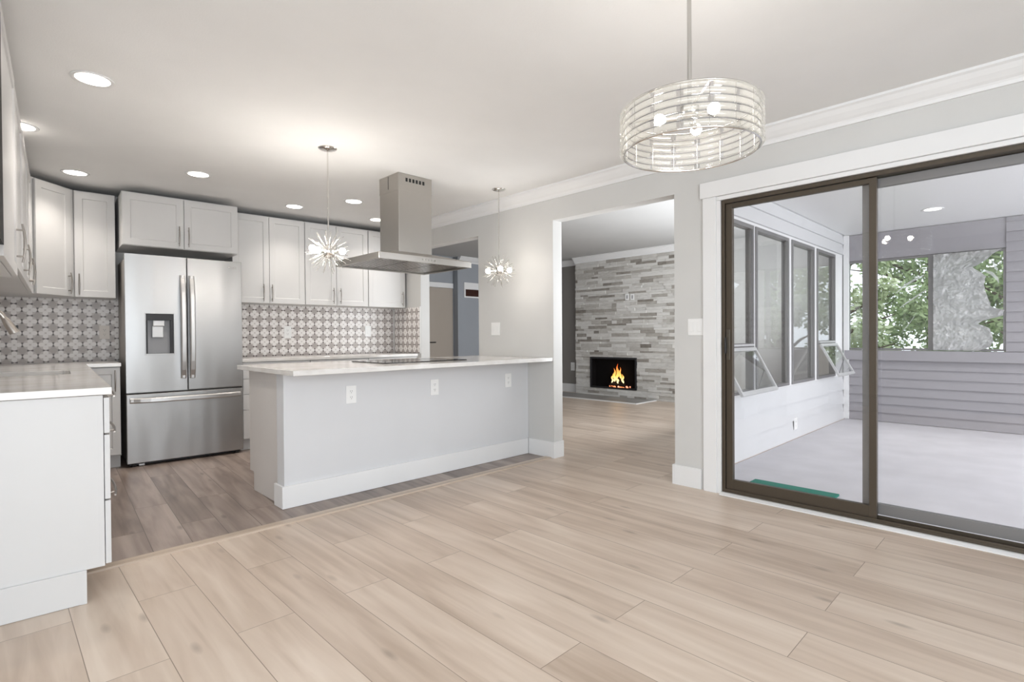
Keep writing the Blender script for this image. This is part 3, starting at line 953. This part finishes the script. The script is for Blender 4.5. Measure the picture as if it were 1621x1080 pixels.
# badge on the right door: tilted ring and lettering
lg = MB()
lg.ring((0, 0, 0), 1.0, .045, 40, 6)
lgo = lg.build('badge', CHROME, dR, loc=(FWd - .085, yf - .0008, 1.773), rot=(radians(90), radians(-8), 0))
lgo.scale = (.026, .011, .02)
tc = bpy.data.curves.new('badge_lettering', 'FONT')
tc.body = 'Whirlpool'
tc.size = .017
tc.align_x = 'CENTER'
tc.align_y = 'CENTER'
tc.extrude = .0004
to = bpy.data.objects.new('tmp', tc)
COL.objects.link(to)
bpy.context.view_layer.update()
tm = bpy.data.meshes.new_from_object(to.evaluated_get(bpy.context.evaluated_depsgraph_get()))
bpy.data.objects.remove(to)
tm.name = 'badge_lettering'
tm.materials.clear()
tm.materials.append(CHROME)
tl_ = bpy.data.objects.new('badge_lettering', tm)
COL.objects.link(tl_)
tl_.parent = dR
tl_.location = (FWd - .082, yf - .0009, 1.773)
tl_.rotation_euler = (radians(90), 0, 0)

# ------------------------------------------------------------------ range hood over the cooktop
hd = thing('range_hood', 'stainless island range hood hanging above the cooktop', 'hood', (2.50, 3.835, 1.69))
def hb_(name, mb, mat, **k): return mb.build(name, mat, hd, **k)
ch = MB()
cx0, cx1, cy0, cy1 = -.134, .190, -.128, .160
ch.box(cx0, cx1, cy0, cy1, .1075, CZ - 1.69 - .0015)
chm = hb_('chimney', ch, STEELH, bev=.002)
hb_('chimney_sleeve', MB().box(cx0 - .002, cx1 + .002, cy0 - .002, cy1 + .002, .61, CZ - 1.69 - .002), STEELH)
for i in range(6):
    xx = -.068 + i * .033
    MB().box(xx, xx + .02, cy0 - .0032, cy0 - .0021, .685, .715).build('vent_slot', DARKSLOT, chm)
MB().box(cx0 - .0033, cx0 - .0022, .02, .026, .635, .74).build('seam', DARKSLOT, chm)
bx, by = .445, .345
cp = MB()
r0 = [(-bx, -by, .0), (bx, -by, .0), (bx, by, .0), (-bx, by, .0)]
r1 = [(x, y, .05) for x, y, _ in r0]
r2 = [(cx0 - .02, cy0 - .02, .1065), (cx1 + .02, cy0 - .02, .1065), (cx1 + .02, cy1 + .02, .1065), (cx0 - .02, cy1 + .02, .1065)]
ri = [(x * .955, y * .94, .0) for x, y, _ in r0]
rj = [(x * .955, y * .94, .03) for x, y, _ in r0]
V = r0 + r1 + r2 + ri + rj
F = []
for i in range(4):
    j = (i + 1) % 4
    F += [(i, j, 4 + j, 4 + i), (4 + i, 4 + j, 8 + j, 8 + i), (i, 12 + i, 12 + j, j), (12 + i, 16 + i, 16 + j, 12 + j)]
F += [(8, 9, 10, 11), (16, 19, 18, 17)]
cp.add(V, F)
hb_('canopy', cp, STEELH, bev=.002)
for k in range(3):
    a = -.40 + k * .27
    fm = MB()
    for q in range(9): fm.box(a + .006 + q * .029, a + .006 + q * .029 + .02, -.27, .27, .012, .018)
    fm.box(a, a + .262, -.29, -.27, .010, .022).box(a, a + .262, .27, .29, .010, .022).box(a, a + .262, -.27, .27, .0185, .024)
    hb_('filter', fm, FILTER)
for x in (-.36, .36):
    hb_('lamp', MB().lathe([(.001, .006), (.028, .006), (.032, .004), (.032, .009)], 18, (x, -.305, 0)), ALUL)
for k in range(5):
    hb_('button', MB().tube([(-.06 + k * .03, -by - .003, .025), (-.06 + k * .03, -by + .001, .025)], .006, 12), CHROME)

# ------------------------------------------------------------------ sputnik pendants over the island
def fib_dirs(n):
    out = []
    for i in range(n):
        z = 1 - 2 * (i + .5) / n
        a = pi * (1 + 5 ** .5) * i
        r = (1 - z * z) ** .5
        out.append(Vector((r * cos(a), r * sin(a), z)))
    return out
def sputnik(loc, drop, bulbs, label, glow, scale=1.0):
    root = thing('sputnik_pendant', label, 'pendant lamp', (loc[0], loc[1], CZ), 0, 'sputnik pendants over the island')
    MB().lathe([(.001, -.024), (.012, -.022), (.052, -.012), (.065, -.004), (.065, -.0005), (.001, -.0005)], 28).build('canopy', CHROME, root)
    zc = -drop
    MB().tube([(0, 0, -.02), (0, 0, zc + .05)], .0052, 8).build('rod', CHROME, root)
    MB().sphere((0, 0, zc), .05 * scale, 20, 14).build('hub', CHROME, root)
    bl = [Vector(b).normalized() for b in bulbs]
    rnd = random.Random(11)
    for d in fib_dirs(64):
        if d.z > .96 or any(d.angle(b) < .30 for b in bl): continue
        ln = (.155 + rnd.uniform(-.015, .01)) * scale
        c = Vector((0, 0, zc))
        MB().tube([c + d * .047 * scale, c + d * ln * .62, c + d * ln], [.0016, .0026, .0030], 6).build('spike', SPIKE, root)
    for b in bl:
        c = Vector((0, 0, zc))
        q = MB().tube([c + b * .044 * scale, c + b * .088 * scale], [.010, .010], 12).build('socket', CHROME, root)
        MB().sphere(tuple(c + b * .108 * scale), .0225 * scale, 14, 10).build('bulb', glow, q)
    return root
# camera's right and towards-camera directions in plan, to set the bulbs where they are seen
cr_, cf_ = Vector((.714, -.70, 0)), Vector((-.70, -.714, 0))
def bd(r, u, c): return cr_ * r + Vector((0, 0, u)) + cf_ * c
sputnik((1.712, 3.589), 2.44 - 1.712, [bd(-.80, .15, .3), bd(.93, -.02, .2), bd(-.35, -.05, .9)], 'chrome sputnik pendant with lit bulbs in front of the wall cabinets', emis('lit_bulb', (1, .93, .85), 250))
sputnik((3.312, 3.532), 2.44 - 1.70, [bd(-.95, -.04, .2), bd(.85, -.02, .45), bd(.12, .06, 1)], 'chrome sputnik pendant with lit bulbs in front of the bare wall near the opening', emis('lit_bulb_dimmer', (1, .93, .85), 80), .97)

# ------------------------------------------------------------------ drum pendant over the dining floor
PX, PY, PZ0, PH, PR = 1.874, .953, 1.792, .155, .249
pd = thing('drum_pendant', 'round drum pendant of clear glass bars hanging in the dining room', 'pendant lamp', (PX, PY, PZ0))
MB().ring((0, 0, 0), PR - .008, .0045, 72, 8).build('bottom_ring', CHROME, pd)
MB().ring((0, 0, PH), PR - .008, .0045, 72, 8).build('top_ring', SATIN, pd)
NT = 6
th_ = PH / NT
for t in range(1, NT):
    MB().ring((0, 0, t * th_), PR - .003, .0018, 72, 5).build('tier_wire', ALU, pd)
cph = radians(200)
for t in range(NT):
    zc = (t + .5) * th_
    for k in range(8):
        a0 = cph + (k + (.5 if t % 2 else 0)) * pi / 4
        n = 11
        gap = .046
        V = []; F = []
        prof = []
        hh = th_ * .41; ww = .008
        for j in range(10):
            b = 2 * pi * j / 10
            prof.append((PR + ww * cos(b), zc + hh * (sin(b))))
        for i in range(n):
            a = a0 + gap + (pi / 4 - 2 * gap) * i / (n - 1)
            V += [(r * cos(a), r * sin(a), z) for r, z in prof]
        for i in range(n - 1):
            for j in range(10): F.append((i * 10 + j, i * 10 + (j + 1) % 10, (i + 1) * 10 + (j + 1) % 10, (i + 1) * 10 + j))
        mb = MB().add(V, F, True)
        mb.add(V[:10], [tuple(range(10))]).add(V[-10:], [tuple(range(10))])
        mb.build('glass_bar', ACRYL, pd)
# little clear connectors where bars meet, on thin posts
for k in range(16):
    a = cph + k * pi / 8
    MB().tube([((PR - .012) * cos(a), (PR - .012) * sin(a), .003), ((PR - .012) * cos(a), (PR - .012) * sin(a), PH - .003)], .0014, 6).build('post', SATIN, pd)
sp3 = MB()
for k in range(3):
    a = cph + .4 + k * 2 * pi / 3
    sp3.tube([(0, 0, PH), ((PR - .008) * cos(a), (PR - .008) * sin(a), PH)], .004, 8)
sp3.lathe([(.001, -.03), (.03, -.03), (.034, -.01), (.034, .01), (.001, .012)], 20, (0, 0, PH))
sp3.build('spider', SATIN, pd)
MB().tube([(0, 0, PH + .01), (0, 0, CZ - PZ0 - .03)], .0078, 12).build('rod', SATIN, pd)
MB().lathe([(.001, -.035), (.05, -.03), (.065, -.02), (.065, -.001), (.001, -.001)], 28, (0, 0, CZ - PZ0)).build('canopy', SATIN, pd)
for k in range(3):
    a = cph + .95 + k * 2 * pi / 3
    arm = MB().tube([(0, 0, PH - .012), (.06 * cos(a), .06 * sin(a), PH - .03)], .007, 8).tube([(.05 * cos(a), .05 * sin(a), PH - .031), (.092 * cos(a), .092 * sin(a), PH - .035)], .012, 12).build('socket', CHROME, pd)
    MB().sphere((.112 * cos(a), .112 * sin(a), PH - .036), .021, 16, 10).build('bulb', DRUMB, arm)

# ------------------------------------------------------------------ recessed lights
def downlight(x, y, z, label, grp, power, lens, col=(1, .93, .85)):
    root = thing('recessed_light', label, 'ceiling light', (x, y, z), 0, grp)
    MB().lathe([(.074, -.003), (.090, -.006), (.094, -.0005), (.074, -.0005)], 32).build('trim_ring', TRIM, root)
    MB().lathe([(.0005, -.0022), (.0735, -.0022), (.0735, -.0008)], 32).build('lens', lens, root)
    if power:
        l = bpy.data.lights.new('recessed_light_beam', 'SPOT')
        l.energy = power; l.color = col; l.spot_size = radians(118); l.spot_blend = 1; l.shadow_soft_size = .07
        o = bpy.data.objects.new('recessed_light_beam', l)
        COL.objects.link(o)
        o.location = (x, y, z - .012)
    return root
RG = 'recessed lights in the kitchen ceiling'
RL = [(.39, 3.457, 'large round recessed light nearest the camera above the sink counter'),
      (.145, 4.523, 'recessed light half hidden by the wall cabinets over the sink'),
      (.50, 5.497, 'recessed light in front of the diagonal corner cabinet'),
      (1.222, 4.876, 'recessed light in front of the cabinet above the refrigerator'),
      (2.223, 5.414, 'recessed light left of the sputnik pendant rod'),
      (2.564, 4.819, 'recessed light between sputnik pendant rod and hood chimney'),
      (3.156, 5.393, 'recessed light partly hidden behind the hood chimney')]
for x, y, lb in RL: downlight(x, y, CZ, lb, RG, 27, LED)
downlight(6.95, .87, 2.385, 'recessed light in the porch ceiling behind the glass door', None, 36, LEDP, (1, .96, .9))

# ------------------------------------------------------------------ outlets and switches
def plate(f, x, z, w, hgt, kind, label, gangs=1, y0=0.0, mat=PLATE):
    root = thing('wall_outlet' if kind == 'outlet' else 'light_switch' if kind == 'switch' else 'wall_plate', label, 'outlet' if kind == 'outlet' else 'switch' if kind == 'switch' else 'wall plate', f.at(x, y0, z), f.a)
    MB().box(-w / 2, w / 2, -.006, -.0006, -hgt / 2, hgt / 2).build('plate', mat, root, bev=.002)
    for k in range(gangs):
        cx = (k - (gangs - 1) / 2) * w / gangs
        if kind == 'outlet':
            for s in (-1, 1):
                o = MB().box(cx - .016, cx + .016, -.0075, -.0061, s * .021 - .0145, s * .021 + .0145).build('socket', mat, root, bev=.001)
                sl = MB()
                for dx in (-.007, .006): sl.box(cx + dx - .001, cx + dx + .001, -.0079, -.0075, s * .021 - .001, s * .021 + .008)
                sl.tube([(cx, -.0079, s * .021 - .008), (cx, -.0075, s * .021 - .008)], .0025, 8)
                sl.build('slot', DARKSLOT, o)
        elif kind == 'switch':
            rk = MB().box(cx - .0165, cx + .0165, -.0085, -.0061, -.033, .033).build('rocker', mat, root, bev=.0015)
        else:
            MB().box(cx - .012, cx + .012, -.0075, -.0061, -.03, .03).build('insert', DISPG, root)
    return root
IF = Frame(0, IY, 0)
plate(IF, 1.812, .701, .078, .125, 'outlet', 'white outlet on the grey island front, nearest the island corner')
plate(IF, 2.534, .700, .078, .125, 'outlet', 'white outlet in the middle of the grey island front')
plate(IF, 3.354, .704, .078, .125, 'outlet', 'white outlet on the grey island front nearest the wall')
plate(K, -.144, 1.166, .078, .125, 'outlet', 'beige outlet on the rosette tiles beside the refrigerator', 1, .0028, paint('beige_plastic', (.72, .66, .60), .35, .5))
plate(K, 1.51, 1.166, .08, .14, 'outlet', 'white outlet on rosette tiles under the two door wall cabinet by the refrigerator', 1, .0028)
plate(K, 2.493, 1.177, .08, .135, 'switch', 'white switch on rosette tiles near the wall stub', 1, .0028)
plate(WF, -3.917, 1.178, .125, .128, 'switch', 'white double switch on the bare wall beyond the island', 2)
plate(WF, -1.80, 1.162, .115, .120, 'switch', 'white double switch beside the sliding door casing', 2)
FPF = Frame(7.945, 0, -90)
plate(FPF, -5.21, 1.773, .08, .11, 'plate', 'white wall plate on the ledger stone, left one of the pair above the fireplace')
plate(FPF, -5.105, 1.767, .08, .11, 'plate', 'white wall plate on the ledger stone, right one of the pair above the fireplace')
plate(Frame(8.13, 0, -90), -6.58, .50, .1, .16, 'outlet', 'white outlet on the dim wall beside the ledger stone')
plate(Frame(0, 1.912, 0), 6.083, .155, .09, .12, 'outlet', 'white outlet low on the white porch siding')

# ------------------------------------------------------------------ fireplace and hearth
fpl = thing('fireplace', 'black framed fireplace insert with a burning log fire', 'fireplace', (7.965, 5.527, .145), -pi / 2)
w2, hh = .494, .562
fb = MB()
fb.box(-w2, w2, .14, .15, .003, hh).box(-w2, -w2 + .01, .0, .14, .003, hh).box(w2 - .01, w2, 0, .14, .003, hh).box(-w2, w2, 0, .14, .003, .012).box(-w2, w2, 0, .14, hh - .01, hh)
fb.build('firebox', paint('soot_black', (.008, .007, .007), .9, .1), fpl)
MB().box(-w2, w2, -.03, -.001, .003, .03).box(-w2, w2, -.03, -.001, hh - .03, hh).box(-w2, -w2 + .025, -.03, -.001, .031, hh - .031).box(w2 - .025, w2, -.03, -.001, .031, hh - .031).build('frame', BLACK, fpl, bev=.001)
rnd = random.Random(5)
fx = .06
for a, b_, r in (((fx - .16, .07, .075), (fx + .15, .06, .07), .035), ((fx - .13, .09, .13), (fx + .12, .07, .16), .03), ((fx - .08, .05, .19), (fx + .04, .09, .10), .026), ((fx + .03, .04, .20), (fx + .14, .06, .06), .026), ((fx - .17, .05, .05), (fx - .03, .10, .17), .024)):
    p, q = Vector(a), Vector(b_)
    pts = [p.lerp(q, i / 6) + Vector((rnd.uniform(-.006, .006), rnd.uniform(-.006, .006), rnd.uniform(-.006, .006))) for i in range(7)]
    MB().tube(pts, [r * rnd.uniform(.85, 1.1) for _ in pts], 9).build('log', CHAR, fpl)
for cx, cy, z0, wd, hg in ((fx - .06, .045, .13, .05, .24), (fx, .05, .12, .055, .33), (fx + .055, .05, .14, .045, .25), (fx - .11, .05, .10, .035, .16), (fx + .11, .05, .10, .04, .17), (fx + .02, .035, .10, .04, .18)):
    n = 10
    pts = [(cx + .012 * sin(i * 1.1 + cx * 40), cy, z0 + hg * i / n) for i in range(n + 1)]
    rad = [max(.001, wd * .5 * (sin(pi * (.18 + .82 * i / n)) ** 1.3)) for i in range(n + 1)]
    MB().tube(pts, rad, 8).build('flame', FLAME, fpl)
eb = MB()
for i in range(26):
    x = fx + rnd.gauss(0, .11); r = rnd.uniform(.008, .02)
    eb.sphere((x, .04 + rnd.uniform(0, .07), .025 + rnd.uniform(0, .03)), r, 6, 4)
eb.build('ember_bed', EMBER, fpl, kind='stuff')
hs = thing('hearth_slab', 'flush tiled hearth slab with pale edging before the fireplace', 'hearth', (7.64, 5.52, 0))
MB().box(-.28, .30, -.84, 1.15, .0005, .012).build('tile_bed', HEARTH, hs)
MB().box(-.32, -.281, -.88, 1.15, .0005, .014).box(-.281, .30, -.88, -.841, .0005, .014).build('edging', TRIM, hs)

# ------------------------------------------------------------------ hall: door and high niche
hdr = thing('door_2', 'beige panel door at the end of the hall', 'door', (5.57, 7.79, 0))
struct(hdr)
MB().box(-.445, .553, 0, .04, .005, 1.99).build('leaf', DOORT, hdr)
MB().box(-.445, .555, -.008, .05, 1.995, 2.085).build('head_board', TRIM, hdr)
MB().tube([(-.01, -.03, 1.0), (.13, -.035, 1.0)], .010, 8).tube([(-.01, 0, 1.0), (-.01, -.03, 1.0)], .012, 8).build('handle', DARKSLOT, hdr)
nv = thing('wall_vent', 'white framed dark brown vent high on the grey blue hall wall', 'vent', (6.62, YH, 1.96))
MB().box(-.355, .355, -.02, -.001, .02, .145).box(-.355, -.325, -.02, -.001, -.135, .02).box(.325, .355, -.02, -.001, -.135, .02).box(-.325, .325, -.02, -.001, -.135, -.11).build('frame', TRIM, nv)
vm = MB()
for i in range(6): vm.prism([(-.002, -.108 + i * .021), (-.014, -.104 + i * .021), (-.014, -.09 + i * .021), (-.002, -.094 + i * .021)], -.324, .324, 'x')
vm.box(-.324, .324, -.004, -.0015, -.109, .019)
vm.build('grille', WOODD, nv)

# ------------------------------------------------------------------ porch windows
def porch_window(n, x0, x1, awning, label):
    root = thing('window_%d' % n, label, 'window', (x0, 1.93, 0))
    struct(root)
    w = x1 - x0
    fr = MB()
    d0, d1 = -.012, .055
    s = .035
    fr.box(0, s, d0, d1, WZ0, WZ1).box(w - s, w, d0, d1, WZ0, WZ1).box(s, w - s, d0, d1, WZ1 - s, WZ1).box(s, w - s, d0, d1, WZ0, WZ0 + s * .8)
    zb = WZ0 + s * .8
    if awning:
        fr.box(s, w - s, d0, d1, .985, 1.025)
        MB().box(s, w - s, d0 - .014, d0 - .0005, 1.002, 1.018).build('bar', ALUL, root)
    fr.build('frame', ALU, root)
    MB().box(s + .001, w - s - .001, .02, .025, (1.026 if awning else zb + .001), WZ1 - s - .001).build('pane', GLASSD, root)
    # inner sash edge
    MB().box(s + .001, s + .016, -.004, .018, (1.026 if awning else zb + .001), WZ1 - s - .001).box(w - s - .016, w - s - .001, -.004, .018, (1.026 if awning else zb + .001), WZ1 - s - .001).build('sash', ALU, root)
    if awning:
        hg = .42
        sh = MB().box(s, s + .022, -.012, .012, -hg, 0).box(w - s - .022, w - s, -.012, .012, -hg, 0).box(s + .022, w - s - .022, -.012, .012, -.03, 0).box(s + .022, w - s - .022, -.012, .012, -hg, -hg + .035)
        so = sh.build('awning_sash', ALUL, root, loc=(0, -.028, .985), rot=(radians(-28), 0, 0), bev=.001)
        MB().box(s + .023, w - s - .023, -.002, .002, -hg + .036, -.031).build('pane', GLASSD, so)
        MB().tube([(w - s - .012, .0, -.2), (w - s - .012, .16, -.36)], .004, 6).build('stay', ALU, so)
    return root
porch_window(1, *BAYS[0], True, 'tall porch window nearest the sliding door with its lower sash tilted open')
porch_window(2, *BAYS[1], False, 'tall fixed porch window right of the tilted sash')
porch_window(3, *BAYS[2], False, 'tall fixed porch window left of the far tilted sash')
porch_window(4, *BAYS[3], True, 'tall porch window at the far corner with its lower sash tilted open')
# end window of the porch
ew = thing('window_5', 'wide two part porch end window with torn foil and view of trees', 'window', (8.0, .36, .9), -pi / 2)
struct(ew)
# local x = .36 - Y
def ex(Y): return .36 - Y
f5 = MB()
f5.box(ex(1.885), ex(1.86), .0, .05, -.002, 1.14).box(ex(.385), ex(.362), 0, .05, -.002, 1.14).box(ex(1.86), ex(.385), 0, .05, 1.115, 1.14).box(ex(1.86), ex(.385), 0, .05, -.002, .02).box(ex(1.045), ex(.995), 0, .05, .02, 1.115)
f5.build('frame', ALU, ew)
MB().box(ex(1.859), ex(1.046), .02, .025, .021, 1.114).build('pane', GLASSD, ew)
MB().box(ex(.994), ex(.386), .02, .025, .021, 1.114).build('pane', GLASSD, ew)
# torn foil stuck to the right pane
def foil():
    rnd = random.Random(9)
    nx, nz = 90, 150
    H = 1.13; Wd = .64
    def edge(z):          # ragged right edge, z from 0 (bottom) to 1 (top)
        pts = [(0, .40), (.04, .50), (.10, .53), (.17, .52), (.23, .49), (.27, .40), (.30, .44), (.345, .60), (.40, .62), (.43, .52), (.50, .49), (.60, .46), (.68, .45), (.74, .47), (.80, .40), (.84, .35), (.87, .42), (.91, .48), (.955, .52), (1, .60)]
        for (a, b_), (c, d) in zip(pts, pts[1:]):
            if a <= z <= c: return b_ + (d - b_) * (z - a) / (c - a)
        return .5
    V, F = [], []
    for j in range(nz + 1):
        z = j / nz
        e = edge(z) + noise.noise(Vector((0, z * 30, 3))) * .012
        for i in range(nx + 1):
            u = i / nx
            x = u * e
            q = Vector((x * 7, z * 9, 1.3))
            d = noise.fractal(q, .7, 2.1, 6) * .034 + abs(noise.noise(Vector((x * 22, z * 30, 5)))) * .016
            curl = max(0, u - .82) ** 1.5 * .35 * (.5 + noise.noise(Vector((2, z * 6, 0))))
            V.append((x, -.03 - abs(d) - max(0, curl), z * H))
    for j in range(nz):
        for i in range(nx):
            a = j * (nx + 1) + i
            F.append((a, a + 1, a + nx + 2, a + nx + 1))
    return MB().add(V, F, True).build('foil_sheet', FOIL, None, (7.998, .992, .902), -pi / 2)
fo = tag(foil(), 'large torn sheet of crinkled foil on the porch end window', 'foil')
md = fo.modifiers.new('thickness', 'SOLIDIFY'); md.thickness = .0015
# scraps of film left on the panes
def scrap(pts, w, label, x=7.985):
    V, F = [], []
    n = len(pts)
    for i, (y, z) in enumerate(pts):
        k = w * (sin(pi * (i + .6) / (n + .2))) + .003
        V += [(x - .006 * (i % 2), y - k * .35, z + k), (x - .004, y + k * .35, z - k)]
    for i in range(n - 1): F.append((2 * i, 2 * i + 1, 2 * i + 3, 2 * i + 2))
    o = MB().add(V, F).build('film_scrap', FILM)
    md = o.modifiers.new('thickness', 'SOLIDIFY'); md.thickness = .001
    return tag(o, label, 'film', 'film scraps on the porch end window')
scrap([(1.36, 1.60), (1.28, 1.68), (1.18, 1.75), (1.08, 1.80)], .018, 'upper slanting film scrap left of the foil')
scrap([(1.32, 1.42), (1.22, 1.50), (1.12, 1.58), (1.06, 1.62)], .012, 'lower slanting film scrap left of the foil')
scrap([(1.30, 1.12), (1.24, 1.20), (1.18, 1.30), (1.15, 1.36)], .012, 'small bent film scrap low on the left pane')
scrap([(1.72, 1.42), (1.64, 1.52), (1.56, 1.66), (1.52, 1.72)], .016, 'pale film streak near the porch corner')
scrap([(.47, 1.90), (.45, 1.84), (.43, 1.80)], .012, 'film sliver at the upper edge right of the foil')
scrap([(.55, 1.81), (.48, 1.77), (.43, 1.70), (.42, 1.66)], .014, 'hooked film scrap right of the foil')
# mat by the door
tag(MB().box(3.78, 4.13, 1.02, 1.58, -.0045, .010).build('door_mat', RUBBER, bev=.003), 'green mat on the porch floor just outside the glass door', 'mat')

# ------------------------------------------------------------------ outdoors
struct(MB().box(8.3, 30, -15, 16, -.4, -.3).build('ground', GRASS), 'grassy ground outside the porch', 'ground')
def tree(loc, hgt, rad, nleaf, mat, label, seed, z0=.2):
    rnd = random.Random(seed)
    root = thing('tree', label, 'tree', loc, 0, 'trees outside the porch')
    tr = MB().tube([(0, 0, 0), (.05, .03, hgt * .4), (-.03, .05, hgt * .8)], [.11, .08, .03], 8)
    for k in range(7):
        a = rnd.uniform(0, 2 * pi); z = hgt * rnd.uniform(.2, .7)
        tr.tube([(0, 0, z), (rad * .5 * cos(a), rad * .5 * sin(a), z + .35), (rad * .85 * cos(a), rad * .85 * sin(a), z + .5)], [.04, .025, .008], 6)
    tr.build('trunk', BARK, root)
    V, F = [], []
    cl = []
    for _ in range(70):
        a, q = rnd.uniform(0, 2 * pi), rad * .75 * rnd.random() ** .5
        cl.append((Vector((q * cos(a), q * sin(a), z0 + rnd.random() * (hgt - z0))), rnd.uniform(.14, .25) * rad))
    for i in range(nleaf):
        c, r = rnd.choice(cl)
        d = Vector((rnd.gauss(0, 1), rnd.gauss(0, 1), rnd.gauss(0, 1)))
        p = c + d.normalized() * r * rnd.random() ** .4
        a = Vector((rnd.gauss(0, 1), rnd.gauss(0, 1), rnd.gauss(0, .6) - .5)).normalized()
        b_ = a.orthogonal().normalized()
        s = rnd.uniform(.07, .15)
        k = len(V)
        V += [p, p + a * s * .5 + b_ * s * .28, p + a * s, p + a * s * .5 - b_ * s * .28]
        F.append((k, k + 1, k + 2, k + 3))
    MB().add(V, F).build('foliage', mat, root)
    return root
GZ = -.3
tree((10.3, 2.75, GZ), 3.7, 1.15, 9000, LEAF1, 'pale green bushy tree seen through the porch end window nearest the corner', 1)
tree((10.7, .25, GZ), 3.9, 1.2, 9000, LEAF2, 'deep green bushy tree outside, behind the torn foil', 2)
tree((13.6, 1.7, GZ), 5.0, 1.9, 14000, LEAF2, 'large deep green tree standing behind the pale bushy one', 3)
tree((13.4, 5.6, GZ), 5.0, 1.9, 9000, LEAF1, 'large pale green tree farthest to the side outside the porch', 4)
